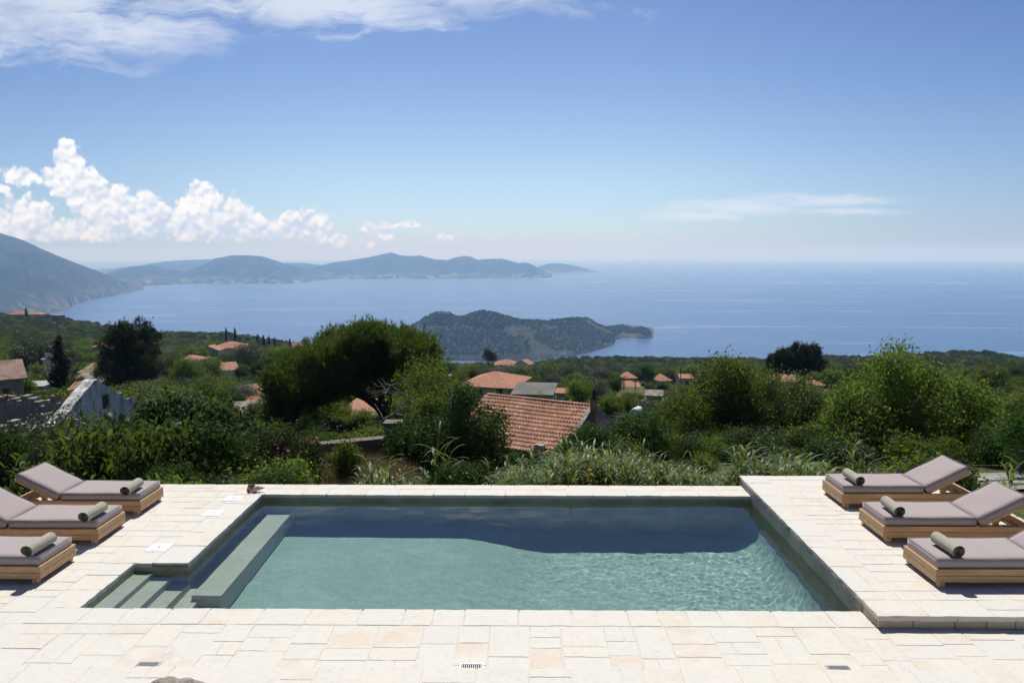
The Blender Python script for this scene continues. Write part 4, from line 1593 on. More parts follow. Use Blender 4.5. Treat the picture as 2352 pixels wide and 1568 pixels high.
# bare pale twigs of a dead branch beside it
dt = empty('dead_tree', atY(950, 1020, 29.5), 'leafless tree with pale grey tangled branches in front of the pine trunk', 'tree')
db = MB()
o_ = atY(950, 1020, 29.5)


def dp(x, y, dy=0):
    c = atY(x, y, 29.5 + dy)
    return Vector((c[0] - o_[0], c[1] - o_[1], c[2] - o_[2]))


db.tube([dp(962, 1060), dp(950, 985), dp(935, 955), dp(905, 950), dp(880, 962), dp(868, 975)], [0.06, 0.05, 0.045, 0.04, 0.03, 0.012], 6)
db.tube([dp(950, 985), dp(945, 940), dp(925, 905), dp(900, 885), dp(875, 880)], [0.045, 0.035, 0.028, 0.02, 0.008], 6)
for k in range(46):
    s = rnd.choice([dp(935, 955), dp(905, 950), dp(925, 905), dp(900, 885), dp(945, 940), dp(880, 962), dp(890, 900)])
    e = s + Vector((rnd.gauss(-.1, .45), rnd.gauss(0, .4), rnd.gauss(.15, .35)))
    m_ = (s + e) / 2 + Vector((rnd.gauss(0, .08), rnd.gauss(0, .08), rnd.gauss(0, .08)))
    db.tube([s, m_, e], [0.018, 0.012, 0.005], 5)
db.build('branches', plain('dead_wood', (0.30, 0.27, 0.23), 0.95, 0.3, 4), dt)

# left: fig thicket, grey shrubs before the ruin, dark pine, cypress
big_tree('fig_tree', 'wide fig thicket with big lobed leaves right of the ruined white gable', 'tree', 26.0, (420, 1040),
         [(350, 944, 34), (395, 932, 38), (450, 939, 38), (505, 954, 36), (370, 964, 52), (430, 964, 60), (490, 979, 56), (545, 979, 42), (340, 1004, 42), (400, 1019, 56), (470, 1024, 56), (540, 1024, 48), (575, 999, 30)],
         dict(n=17000, size=0.135, asp=0.75, clump=14, csig=0.65, up=0.6, droop=0.3, seed=61, fold=True, shell=0.35), L_fig, 0.14, dz=1.1)
big_tree('shrub', 'grey-green shrub with small leaves in front of the broken rubble wall', 'shrub', 21.0, (110, 1110),
         [(150, 958, 26), (182, 968, 24), (95, 985, 42), (135, 1010, 46), (75, 1025, 40), (110, 1055, 56), (160, 1050, 36), (150, 975, 26), (60, 1075, 40)],
         dict(n=7500, size=0.085, asp=0.45, clump=16, csig=0.85, up=0.4, seed=62), L_olive, 0.05, dz=0.6)
big_tree('shrub', 'grey-green shrub touching the foot of the ruined white gable', 'shrub', 24.0, (215, 1060),
         [(205, 993, 30), (240, 988, 30), (180, 1013, 30), (220, 1028, 40), (262, 1013, 28)],
         dict(n=5200, size=0.09, asp=0.45, clump=16, csig=0.8, up=0.4, seed=63), L_olive, 0.05, dz=0.5)
big_tree('shrub', 'dark small-leaved shrub in the lower left corner behind the loungers', 'shrub', 18.0, (15, 1140),
         [(0, 1010, 40), (-20, 1050, 50), (30, 1060, 40), (10, 1100, 50), (45, 1030, 26)],
         dict(n=5600, size=0.085, asp=0.5, clump=18, csig=0.8, up=0.4, seed=64), L_dark, 0.05, dz=0.5)
big_tree('pine_tree', 'tall dark pine standing behind the ruined white gable', 'tree', 95.0, (300, 905),
         [(275, 765, 26), (315, 760, 28), (345, 770, 20), (260, 795, 30), (300, 790, 36), (335, 800, 28), (265, 830, 32), (305, 830, 42), (340, 840, 28), (285, 865, 38), (325, 872, 32), (300, 895, 28)],
         dict(n=9000, L=0.5, seed=65, blades=6, wid=0.07, up=0.5, shell=0.35, hollow=0.2, clump=14, csig=0.5), L_dpine, 0.4, kind='needle', bark=M_pinebark, dz=2.5)
b_ = atY(143, 915, 88)
plant('cypress', b_, 48 * 88 / F, (atY(143, 768, 88) - b_)[2], 'tall dark column-shaped cypress beside the old bell tower', cat='tree')
b_ = atY(1842, 888, 120)
for (xx, yt, ye, pts, lab, sd_) in ((1784, 800, 885, [(1800, 822, 17), (1782, 832, 16), (1805, 842, 15), (1768, 850, 10)], 'smaller left-hand pine of the pair beyond the tall ash', 66),
                                    (1842, 795, 890, [(1838, 810, 22), (1862, 810, 20), (1818, 816, 18), (1826, 830, 19), (1852, 828, 27), (1884, 838, 14), (1842, 844, 16)], 'larger round-topped pine of the pair beyond the tall ash', 67)):
    big_tree('pine_tree', lab, 'tree', 120.0, (xx, ye), pts, dict(n=4200, L=0.55, seed=sd_, blades=6, wid=0.07, up=0.6, shell=0.35, hollow=0.3, clump=12, csig=0.45), L_dpine, 0.36, kind='needle', bark=M_pinebark, dz=1.5, tipn=5)
# ------------------------------------------------------------------ scattering without particles
def scatter(name, pts, protos, label=None, kind='stuff'):
    """pts: (x, y, z, scale, turn, pick); one object whose points carry copies of the prototypes' meshes"""
    A = np.array(pts, dtype=np.float32)
    me = bpy.data.meshes.new(name)
    me.vertices.add(len(A))
    me.vertices.foreach_set('co', A[:, :3].ravel())
    for nm, col, ty in (('sc', 3, 'FLOAT'), ('rz', 4, 'FLOAT'), ('pick', 5, 'INT')):
        a = me.attributes.new(nm, ty, 'POINT')
        a.data.foreach_set('value', A[:, col].astype(np.int32) if ty == 'INT' else np.ascontiguousarray(A[:, col]))
    o = link(name, me, None)
    ng = bpy.data.node_groups.new(name, 'GeometryNodeTree')
    ng.interface.new_socket('Geometry', in_out='INPUT', socket_type='NodeSocketGeometry')
    ng.interface.new_socket('Geometry', in_out='OUTPUT', socket_type='NodeSocketGeometry')
    N, Lk = ng.nodes, ng.links
    gi_, go_ = N.new('NodeGroupInput'), N.new('NodeGroupOutput')

    def attr(nm, ty):
        a = N.new('GeometryNodeInputNamedAttribute')
        a.data_type = ty
        a.inputs[0].default_value = nm
        return a.outputs[0]
    join = N.new('GeometryNodeJoinGeometry')
    for k, pr in enumerate(protos):
        oi = N.new('GeometryNodeObjectInfo')
        oi.inputs['Object'].default_value = pr
        oi.transform_space = 'ORIGINAL'
        ip = N.new('GeometryNodeInstanceOnPoints')
        cmp_ = N.new('FunctionNodeCompare')
        cmp_.data_type = 'INT'
        cmp_.operation = 'EQUAL'
        Lk.new(attr('pick', 'INT'), cmp_.inputs[2])
        cmp_.inputs[3].default_value = k
        cx_ = N.new('ShaderNodeCombineXYZ')
        Lk.new(attr('rz', 'FLOAT'), cx_.inputs[2])
        Lk.new(gi_.outputs[0], ip.inputs['Points'])
        Lk.new(cmp_.outputs[0], ip.inputs['Selection'])
        Lk.new(oi.outputs['Geometry'], ip.inputs['Instance'])
        e2r = N.new('FunctionNodeEulerToRotation')
        Lk.new(cx_.outputs[0], e2r.inputs[0])
        Lk.new(e2r.outputs[0], ip.inputs['Rotation'])
        cs = N.new('ShaderNodeCombineXYZ')
        for i in range(3):
            Lk.new(attr('sc', 'FLOAT'), cs.inputs[i])
        Lk.new(cs.outputs[0], ip.inputs['Scale'])
        Lk.new(ip.outputs[0], join.inputs[0])
    Lk.new(join.outputs[0], go_.inputs[0])
    md = o.modifiers.new('scatter', 'NODES')
    md.node_group = ng
    tag(o, label, None, None, kind)
    return o


# ------------------------------------------------------------------ giant reeds behind the pool
def cane_mesh(seed, h=2.6, nl=17, lean=0.12, leafL=0.57, tuft=False):
    g = random.Random(seed)
    V, Fq, tone = [], [], []

    def quadstrip(rows, tn):
        o = len(V)
        for l, r in rows:
            V.append(tuple(l))
            V.append(tuple(r))
            tone.extend([tn, tn])
        for i in range(len(rows) - 1):
            a = o + 2 * i
            Fq.append((a, a + 1, a + 3, a + 2))
    la = g.uniform(0, 6.28)

    def stem(f):
        return Vector((math.cos(la) * lean * f * f * h, math.sin(la) * lean * f * f * h, f * h))
    for an in (0, 1.57):
        rows = []
        for i in range(6):
            p = stem(i / 5)
            w = 0.014 * (1 - 0.6 * i / 5)
            d = Vector((math.cos(an), math.sin(an), 0)) * w
            rows.append((p - d, p + d))
        quadstrip(rows, 0.9)
    for k in range(nl):
        f = (k + 0.6) / nl
        f = 0.18 + 0.82 * f
        p = stem(f)
        a = la + k * 2.4 + g.gauss(0, 0.5)
        d = Vector((math.cos(a), math.sin(a), 0))
        L = leafL * g.uniform(0.7, 1.2) * (0.75 + 0.5 * math.sin(math.pi * min(1, f * 0.9)))
        e0 = g.uniform(0.75, 1.2)
        bend = g.uniform(1.2, 2.4)
        wv = 0.041 * g.uniform(0.7, 1.15)
        side = Vector((-d.y, d.x, 0))
        rows = []
        q = p.copy()
        n = 6
        for i in range(n + 1):
            s = i / n
            el = e0 - bend * s ** 1.3
            w = wv * (1 - s) ** 0.7 * (0.55 + 0.9 * min(1, s * 4)) * 0.62
            rows.append((q - side * w, q + side * w))
            q = q + (d * math.cos(el) + Vector((0, 0, math.sin(el)))) * (L / n)
        quadstrip(rows, 0.15 + 0.75 * g.random())
    me = np_mesh('cane', np.array(V), [np.array(Fq)], tone=np.array(tone))
    me.materials.append(L_grass)
    return me


def cane_thing(seed, x, ytop, Y, label, nst=5, **kw):
    b = atY(x, 1090, Y)
    z0 = ground_z(b[0], b[1]) - 0.1
    h = atY(x, ytop, Y)[2] - z0
    o = empty('giant_reed', (b[0], b[1], z0), label, 'reed')
    first = None
    for k in range(nst):
        me = cane_mesh(seed + k, h * (1 if k == 0 else rnd.uniform(0.7, 0.95)), **kw)
        c = link('stem', me, None, o, (rnd.gauss(0, .14) if k else 0, rnd.gauss(0, .14) if k else 0, 0))
        first = first or c
    return first


protos = [
    cane_thing(100, 985, 1015, 14.6, 'clump of tall reeds just right of the brown gap, against dark bush', 5),
    cane_thing(110, 870, 1045, 14.0, 'leafy reed clump at the brown gap behind the pool edge', 4, nl=14),
    cane_thing(120, 1335, 1020, 15.5, 'reed clump rising in front of the tiled roof', 4, nl=19),
    cane_thing(130, 1985, 1000, 15.0, 'tallest pale reeds standing out against the biggest bushy tree', 3, nl=15, lean=0.16),
    cane_thing(140, 2310, 1052, 14.2, 'lone reed plant behind the far right lounger beside the road', 4, nl=13, leafL=0.62),
    cane_thing(150, 1690, 1015, 15.0, 'reed clump behind the corner of the raised deck', 4, nl=17),
]
rp_ = random.Random(77)
pts = []
while len(pts) < 2300:
    Y = 13.9 + 7.2 * rp_.random() ** 1.25
    x = rp_.uniform(830, 2060)
    if x < 1090 and rp_.random() < (0.85 if Y > 14.8 else 0.45):
        continue
    if x < 1110 and rp_.random() < 0.5:
        continue
    if x < 1200 and Y > 17.5:
        continue
    if x > 1830 and rp_.random() < 0.6:
        continue
    if Y > 17 and x > 1550:
        continue
    p = atY(x, 1090, Y)
    z = ground_z(p[0], p[1]) - 0.05
    want = (1088 if x > 1080 else 1098) + rp_.gauss(0, 16) - (20 if 1250 < x < 1600 else 0) - (12 if x > 1650 else 0) + 25 * math.sin(x * 0.013) * 0.6
    zt_ = atY(x, want, Y)[2]
    h = max(0.7, zt_ - z)
    if h > 3.6:
        h = rp_.uniform(2.6, 3.6)
    pick = rp_.randrange(6)
    pts.append((p[0], p[1], z, h / 2.5 * rp_.uniform(.88, 1.05), rp_.uniform(0, 6.28), pick))
scatter('reed_bed', pts, protos, 'dense bed of green giant reeds growing behind the pool wall')

# ------------------------------------------------------------------ buildings
def b_tiles(t, out):
    p = ocoord(t)
    s = t.node('ShaderNodeSeparateXYZ')
    t.put(s, 0, p)
    tn = tone_of(t)
    n1 = t.noise(p, 0.7, 4)
    n2 = t.noise(t.mapping(p, scale=(4.2, 2.9, 2.9)), 1.0, 2, 0.4)
    c = t.mix(t.ramp(n2, 0.25, 0.75), (0.30, 0.145, 0.09), (0.47, 0.27, 0.18))
    c = t.mix(t.math('MULTIPLY', t.ramp(n1, 0.45, 0.7), 0.4), c, (0.42, 0.26, 0.17))
    c = t.mix(t.ramp(tn, 0.0, 1.0, 0.0, 0.5), c, (0.38, 0.13, 0.07))
    cols = t.math('SINE', t.math('MULTIPLY', s.outputs[0], 2 * math.pi / 0.24))
    rows = t.math('FRACT', t.math('MULTIPLY', s.outputs[2], 1 / 0.15))
    h = t.math('ADD', t.math('MULTIPLY', cols, 0.5), t.math('MULTIPLY', rows, 0.8))
    return princ(t, c, 0.85, h, 0.5, 0.05, 0.2)


M_tile = mat('clay_roof_tiles', b_tiles)
M_tile_pale = plain('faded_pink_tiles', (0.36, 0.24, 0.19), 0.9, 0.35, 1.5, bs=0.8, bd=0.06)
M_tile_old = plain('weathered_roof_tiles', (0.33, 0.235, 0.16), 0.9, 0.4, 1.2, bs=0.8, bd=0.08)
M_tile_grey = plain('grey_roof_slabs', (0.30, 0.26, 0.225), 0.9, 0.35, 1.0, bs=0.8, bd=0.08)
M_white = plain('white_render', (0.66, 0.65, 0.62), 0.85, 0.15, 0.8)
M_cream = plain('cream_render', (0.55, 0.49, 0.40), 0.85, 0.2, 0.8)
M_grey = plain('grey_render', (0.36, 0.34, 0.32), 0.9, 0.25, 0.7)
M_conc = plain('concrete', (0.40, 0.385, 0.36), 0.9, 0.2, 0.6)
M_rubble = plain('rubble_stone', (0.36, 0.33, 0.28), 0.95, 0.4, 2.4, bs=1.0, bd=0.12, fine=3)
M_shut = plain('dark_shutter', (0.10, 0.045, 0.03), 0.7, 0.2, 4)
M_glass = plain('window_glass', (0.02, 0.025, 0.03), 0.15, 0.1, 3, spec=0.6)
HOUSES = []                                             # (phrase, X, Y, px rectangle kept in view)


def px_of(p):
    v = np.array([float(c) for c in p]) - np.array([0, 0, EYE])
    cy, sy = math.cos(-YAW), math.sin(-YAW)
    a = np.array([v[0] * cy - v[1] * sy, v[0] * sy + v[1] * cy, v[2]])
    cp, sp = math.cos(PITCH), math.sin(PITCH)
    a = np.array([a[0], a[1] * cp - a[2] * sp, a[1] * sp + a[2] * cp])
    return CX + F * a[0] / a[1], CY - F * a[2] / a[1]


def house(x, y_eave, wpx, roof_px, wall_px, label, phrase, rz=0.0, kind='gable', Y=None, depth=None, wm=None, rm=None, wins=(), chim=False, name='house', cat='house', ybase=None):
    """x, y_eave: middle of the front eave in the photograph; wpx: its width there"""
    if Y is None:
        Y = hit(x, ybase or (y_eave + wall_px))[1]
    e = atY(x, y_eave, Y)
    k = Y / F
    w, rh, wh = wpx * k, roof_px * k, wall_px * k + 1.2
    d = depth or w * 0.75
    root = empty(name, (e[0] - d / 2 * math.sin(R(rz)), e[1] + d / 2 * math.cos(R(rz)), e[2] - wh), label, cat, None, R(rz))
    wm, rm = wm or M_white, rm or M_tile
    hw, hd = w / 2, d / 2
    wl = MB()
    wl.box(-hw, hw, -hd, hd, -1.5, wh)
    if kind == 'gable':
        for s in (-1, 1):
            x0, x1 = (hw - 0.25, hw) if s > 0 else (-hw, -hw + 0.25)
            V = [(x0, -hd, wh), (x0, hd, wh), (x0, 0, wh + rh - 0.1), (x1, -hd, wh), (x1, hd, wh), (x1, 0, wh + rh - 0.1)]
            wl.add(V, [(0, 2, 1), (3, 4, 5), (0, 3, 5, 2), (1, 2, 5, 4)])
    wl.build('wall', wm, root)
    ov, th = 0.3, 0.14
    rf = MB()
    if kind == 'gable':
        for s in (-1, 1):
            sl = rh / hd
            ye, ze = s * (hd + ov), wh - ov * sl + 0.03
            V = [(-hw - ov, ye, ze), (hw + ov, ye, ze), (hw + ov, 0, wh + rh), (-hw - ov, 0, wh + rh)]
            V += [(a, b, c + th) for a, b, c in V]
            rf.add(V, [(0, 1, 2, 3), (4, 7, 6, 5), (0, 4, 5, 1), (1, 5, 6, 2), (2, 6, 7, 3), (3, 7, 4, 0)])
    else:
        rl = max(0.0, hw - hd) if kind == 'hip' else 0.0
        V = [(-hw - ov, -hd - ov, wh), (hw + ov, -hd - ov, wh), (hw + ov, hd + ov, wh), (-hw - ov, hd + ov, wh), (-rl - 0.05, 0, wh + rh), (rl + 0.05, 0, wh + rh)]
        V += [(a, b, c - th) for a, b, c in V[:4]]
        rf.add(V, [(0, 1, 5, 4), (1, 2, 5), (2, 3, 4, 5), (3, 0, 4), (0, 6, 7, 1), (1, 7, 8, 2), (2, 8, 9, 3), (3, 9, 6, 0), (6, 9, 8, 7)])
    ro = rf.build('roof', rm, root)
    if chim:
        MB().box(hw * 0.4, hw * 0.4 + 0.5, -0.25, 0.25, wh + rh * 0.5, wh + rh + 0.6).build('chimney', wm, ro)
    for (u, z0, z1, ww, m) in wins:                     # on the front face, u across -1..1, heights as shares of the wall
        xx = u * hw
        f = MB()
        za, zb = wh - (1 - z0) * (wh - 1.2), wh - (1 - z1) * (wh - 1.2)
        f.box(xx - ww / 2 - .08, xx + ww / 2 + .08, -hd - 0.05, -hd + 0.02, za - .08, zb + .08)
        fr = f.build('window', wm, root)
        MB().box(xx - ww / 2, xx + ww / 2, -hd - 0.07, -hd - 0.052, za, zb).build('shutter' if m is M_shut else 'pane', m, fr)
    HOUSES.append((phrase, e[0], Y, (x - wpx * 0.62, y_eave - roof_px, x + wpx * 0.62, y_eave + wall_px * 0.7)))
    return root


W2 = ((-.5, .25, .75, 1.0, M_glass), (.45, .25, .75, 1.0, M_glass))
house(1162, 838, 52, 10, 6, 'long low house with a faded pink roof below the castle headland', 'the pink-roofed house', 0, 'hip', 330, 9, wins=W2)
house(1184, 836, 14, 1, 8, 'tiny flat-roofed shed right beside the long pink-roofed house', 'the pink-roofed house', 0, 'hip', 332, 5, M_conc, M_conc, name='shed', cat='shed')
house(1221, 836, 24, 9, 9, 'small orange gabled house standing alone right of the pink-roofed one', 'the small orange gabled house', 60, 'gable', 320, 7)
house(1449, 868, 30, 11, 6, 'upper of the two orange roofs in the middle of the village', 'the two middle orange roofs', 8, 'hip', 225, 7, M_cream)
house(1448, 888, 44, 10, 13, 'white house with a red hip roof, the lower of two in mid village', 'the two middle orange roofs', -4, 'hip', 185, 6.5, wins=((-.4, .2, .6, .8, M_shut), (.3, .2, .6, .8, M_shut)))
house(1530, 874, 30, 13, 5, 'pyramid-roofed orange house between trees, left of the shuttered one', 'the pyramid-roofed house', 20, 'pyramid', 210, 6.5, M_cream)
house(1577, 869, 28, 6, 16, 'small cream house with two dark red shutters beside the tall ash', 'the shuttered cream house', 0, 'gable', 200, 5.5, M_cream, wins=((.1, .1, .62, .9, M_shut), (.75, .0, .62, .9, M_shut)))
house(1745, 888, 24, 12, 12, 'brown weathered roof peeping out right of the tall ash tree', 'the brown weathered roof', 30, 'gable', 150, 6, M_grey, M_tile_old)
house(1802, 876, 50, 10, 8, 'orange roof half hidden behind the trunks of the pine pair', 'the pine pair', -8, 'gable', 140, 7, M_cream)
house(1885, 884, 18, 8, 6, 'little red roof right of the pine pair', 'the pine pair', 12, 'pyramid', 145, 4)
house(1890, 908, 34, 20, 14, 'sandy gable wall showing beside the bright acacia', 'the sandy gable', 68, 'gable', 90, 5, plain('sandy_render', (0.52, 0.38, 0.25), 0.9, 0.2, 1), M_tile_old)
house(1290, 903, 24, 6, 5, 'low old tiled outbuilding beyond the flat concrete roof', 'the low old outbuilding', -10, 'gable', 130, 4, M_grey, M_tile)
house(1266, 897, 20, 7, 6, 'grey tumbledown cottage roof left of the low tiled outbuilding', 'the low old outbuilding', 25, 'gable', 135, 4, M_grey, M_tile_grey, name='cottage')
house(1502, 909, 34, 8, 4, 'ruined grey stone roof among bushes below the pyramid-roofed house', 'the ruined grey roof', -12, 'gable', 125, 4, M_rubble, M_tile_grey, name='cottage')
house(1222, 905, 88, 1, 10, 'house with a broad flat concrete roof beyond the big tiled roof', 'the flat concrete roof', -6, 'hip', 82, 7.5, M_conc, plain('dull_concrete', (0.15, 0.145, 0.13), 0.9, 0.25, 0.4))
house(1114, 888, 128, 25, 26, 'white house with a red four-sided roof behind the stone pine', 'the white hip-roofed house', -16, 'hip', 92, 8.5, M_white, wins=((-.2, .3, .8, .6, M_glass), (.55, .25, .95, .8, M_shut)))
house(522, 799, 72, 12, 14, 'villa with a broad orange hip roof on the left hillside', 'the orange hillside villa', 6, 'hip', 300, 11, M_cream, wins=W2)
house(508, 803, 30, 10, 12, 'gabled front wing of the villa on the left hillside', 'the orange hillside villa', 88, 'gable', 288, 8, M_cream, name='house')
house(423, 829, 50, 11, 8, 'dull red hip roof among bright trees on the left', 'the dull red hip roof', -6, 'hip', 190, 7, M_cream)
house(519, 851, 52, 13, 5, 'orange sloping roof right of the bright green trees', 'the orange sloping roof', 30, 'gable', 150, 7, M_white)
house(592, 920, 44, 26, 18, 'red clay roof beside the left edge of the stone pine', 'the red clay roof left of the pine', 38, 'gable', 72, 5.5, M_cream)
house(693, 803, 26, 12, 10, 'orange roof above the left shoulder of the stone pine', 'the roof above the pine', 35, 'gable', 260, 8, M_white)
house(828, 944, 70, 13, 6, 'red tiled roof glimpsed beneath the stone pine', 'the stone pine trunk', -14, 'gable', 66, 5, M_cream)
house(226, 797, 26, 11, 6, 'small red hip roof left of the tall dark pine', 'the small red hip roof', 0, 'pyramid', 210, 6.5, M_cream)
house(200, 857, 44, 16, 10, 'house with sandy brown tiles right of the cypress', 'the sandy-tiled house', -14, 'gable', 135, 7, M_grey, M_tile_old)
house(196, 878, 78, 12, 6, 'long low house with a grey slab roof behind the ruin', 'the grey slab roof', -8, 'gable', 105, 6, M_grey, M_tile_grey)
house(-2, 872, 96, 34, 60, 'pale grey church with a pink tiled roof and an arched window, left edge', 'the grey church', 40, 'gable', 66, 5, M_grey, M_tile_pale, name='church', cat='church', wins=((.25, .25, .65, .5, M_glass),))
house(36, 722, 40, 7, 5, 'orange-roofed house on the left hilltop, left of its dark cypress', 'the hilltop houses', 0, 'hip', 590, 9, M_cream)
house(76, 722, 34, 5, 4, 'lower orange-roofed house on the left hilltop, right of the dark cypress', 'the hilltop houses', 0, 'hip', 588, 9, M_cream)
house(128, 724, 20, 2, 6, 'stump of a round stone mill on the left hilltop', 'the stone mill', 0, 'pyramid', 560, 6, M_rubble, M_rubble, name='ruined_mill', cat='ruin')
house(70, 886, 52, 2, 5, 'low flat pale roof at the foot of the bell tower', 'the bell tower', 8, 'hip', 96, 4, M_conc, M_conc, name='shed', cat='shed')

# the big tiled house below the pool
RZ = float(atY(1362, 932, 50.0)[2])
Rr = Vector(at(1362, 932, RZ))
Ll = Vector(at(1119, 906, RZ))
rd = (Rr - Ll)
RL = rd.length
rd.normalize()
big = empty('tiled_house', (Rr.x, Rr.y, RZ - 5.6), 'old house with a big ribbed orange tile roof just below the reeds', 'house', None, math.atan2(rd.y, rd.x))
HWD, PIT = 4.7, 0.5                                     # half width and pitch; local x runs along the ridge, -y towards the pool
zr = 5.6


def tile_slope(mb, s):
    """real ribs and steps: each course of tiles overlaps the one below"""
    course, rib = 0.36, 0.235
    nr_ = int(HWD / course)
    sl = math.hypot(1, PIT)
    for r_ in range(nr_):
        d0, d1 = HWD - r_ * course, HWD - (r_ + 1) * course - 0.06
        n = int((RL + 0.3) / rib)
        sag = 0.0
        for c in range(n):
            x0 = -RL - 0.15 + c * rib + (0.012 * math.sin(r_ * 1.7))
            tn = rnd.random()
            V, Fs = [], []
            m = 6
            for (dd, lift) in ((d0, 0.075), (d1, 0.0)):
                for k in range(m + 1):
                    f = k / m
                    hgt = 0.055 * math.sin(math.pi * min(1, f / 0.62)) if f < 0.62 else -0.018 * math.sin(math.pi * (f - 0.62) / 0.38)
                    zz = zr - dd * PIT + hgt + lift + 0.03 * math.sin(x0 * 0.9 + 1) * 0.6
                    V.append((x0 + f * rib, -s * -1 * dd if False else s * dd, zz))
            for k in range(m):
                Fs.append((k, k + 1, m + 1 + k + 1, m + 1 + k) if s < 0 else (k, m + 1 + k, m + 2 + k, k + 1))
            o = len(V)
            V += [(a, b, c_ - 0.085) for a, b, c_ in V[:m + 1]]
            for k in range(m):
                Fs.append((k, o + k, o + k + 1, k + 1))
            mb.add(V, Fs, tn)


def b_tile2(t, out):
    p = ocoord(t)
    tn = tone_of(t)
    n1 = t.noise(p, 0.5, 4)
    n2 = t.noise(p, 9, 4)
    c = t.mix(tn, (0.44, 0.215, 0.135), (0.64, 0.40, 0.275))
    c = t.mix(t.math('MULTIPLY', t.ramp(n1, 0.4, 0.65), 0.45), c, (0.32, 0.145, 0.09))
    c = t.mix(t.math('MULTIPLY', t.ramp(n2, 0.5, 0.7), 0.55), c, (0.24, 0.19, 0.15))
    return princ(t, c, 0.85, n2, 0.3, 0.01, 0.2)


M_tile2 = mat('ribbed_clay_tiles', b_tile2)
tr_ = MB()
tile_slope(tr_, -1)
tile_slope(tr_, 1)
roof = tr_.build('roof', M_tile2, big)
rg = MB()
for k in range(int(RL / 0.36)):
    x0 = -RL + k * 0.36
    V, Fs = [], []
    for xx, ex in ((x0, 0.0), (x0 + 0.40, 0.015)):
        for j in range(7):
            a = math.pi * j / 6
            V.append((xx, (0.13 + ex) * math.cos(a), zr + 0.03 + (0.10 + ex) * math.sin(a)))
    for j in range(6):
        Fs.append((j, 7 + j, 8 + j, j + 1))
    rg.add(V, Fs, rnd.random())
rg.build('ridge_tiles', M_tile2, roof)
M_gable = plain('stained_render', (0.42, 0.39, 0.35), 0.9, 0.45, 1.3)
wl = MB()
wl.box(-RL + 0.1, -0.1, -HWD + 0.35, HWD - 0.35, -2.0, zr - HWD * PIT)
for x0, x1 in ((-RL + .1, -RL + .45), (-0.45, 0.02)):
    h0 = zr - HWD * PIT + 0.1
    wl.add([(x0, -HWD + .2, h0), (x0, HWD - .2, h0), (x0, 0, zr + .0), (x1, -HWD + .2, h0), (x1, HWD - .2, h0), (x1, 0, zr + .0)], [(0, 2, 1), (3, 4, 5), (0, 3, 5, 2), (1, 2, 5, 4)])
wl.build('wall', M_gable, big)
vg = MB()
for s in (-1, 1):
    for k in range(14):
        d0, d1 = k * HWD / 14, (k + 1) * HWD / 14 + 0.02
        vg.add([(-0.2, s * d0, zr - d0 * PIT - .06), (0.1, s * d0, zr - d0 * PIT - .06), (0.1, s * d1, zr - d1 * PIT - .06), (-0.2, s * d1, zr - d1 * PIT - .06),
                (-0.2, s * d0, zr - d0 * PIT + .12), (0.1, s * d0, zr - d0 * PIT + .12), (0.1, s * d1, zr - d1 * PIT + .10), (-0.2, s * d1, zr - d1 * PIT + .10)],
               [(0, 3, 2, 1), (4, 5, 6, 7), (0, 1, 5, 4), (1, 2, 6, 5), (2, 3, 7, 6), (3, 0, 4, 7)])
vg.build('verge', M_gable, big)
ch = MB()
ch.box(0.06, 0.42, -0.62, -0.26, zr - 2.6, zr + 0.55)
cho = ch.build('chimney', plain('tan_chimney', (0.40, 0.27, 0.17), 0.9, 0.3, 2), big)
MB().lathe([(0.27, zr + 0.55), (0.29, zr + 0.6), (0.25, zr + 0.66), (0.12, zr + 0.85), (0.09, zr + 1.1), (0.04, zr + 1.2)], 10, 0.24, -0.44).build('chimney_cap', plain('sooty_cap', (0.05, 0.045, 0.04), 0.9, 0.2, 3), cho)
MB().box(0.03, 0.5, -1.5, -1.0, zr - 2.0, zr - 1.35).build('water_meter_box', plain('rusty_box', (0.22, 0.11, 0.07), 0.8, 0.3, 4), big, bevel=0.02)
an = MB()
an.box(0.05, 3.4, -2.6, 2.4, -1.5, zr - 2.75)
an.build('annex', M_gable, big)
MB().box(-1.9, -1.25, -4.9, -4.45, zr - HWD * PIT - .2, zr - HWD * PIT + .55).build('vent_box', M_conc, big, bevel=0.02)
HOUSES.append(('the big tiled roof', Rr.x - 4, Rr.y, (1110, 900, 1400, 1030)))

# solar water tank on its frame
q = atY(1462, 944, 52.0)
tkx = empty('water_tank', (q[0], q[1], ground_z(q[0], q[1])), 'white cylinder water tank on a stand right of the big tiled roof', 'tank', None, R(62))
zt_ = q[2] - ground_z(q[0], q[1])
tc = MB()
tc.tube([(-0.55, 0, zt_), (-0.52, 0, zt_), (0.52, 0, zt_), (0.55, 0, zt_)], [0.2, 0.28, 0.28, 0.2], 20)
tc.build('tank', plain('white_enamel', (0.78, 0.79, 0.8), 0.3, 0.05, 2), tkx, smooth=True)
fr = MB()
for xx in (-0.4, 0.4):
    fr.tube([(xx, -0.3, -0.3), (xx, -0.1, zt_ - 0.27)], 0.03, 6)
    fr.tube([(xx, 0.3, -0.3), (xx, 0.1, zt_ - 0.27)], 0.03, 6)
    fr.tube([(xx, -0.22, zt_ * 0.55), (xx, 0.22, zt_ * 0.55)], 0.025, 6)
fr.build('stand', M_steel, tkx)

# bell tower
q = atY(119, 905, 112)
bt = empty('bell_tower', q, 'slender cream bell tower with a small grey dome, left of the cypress', 'tower', None, R(-14))
kt = 112 / F


def zy(y):
    return float((atY(119, y, 112) - q)[2])


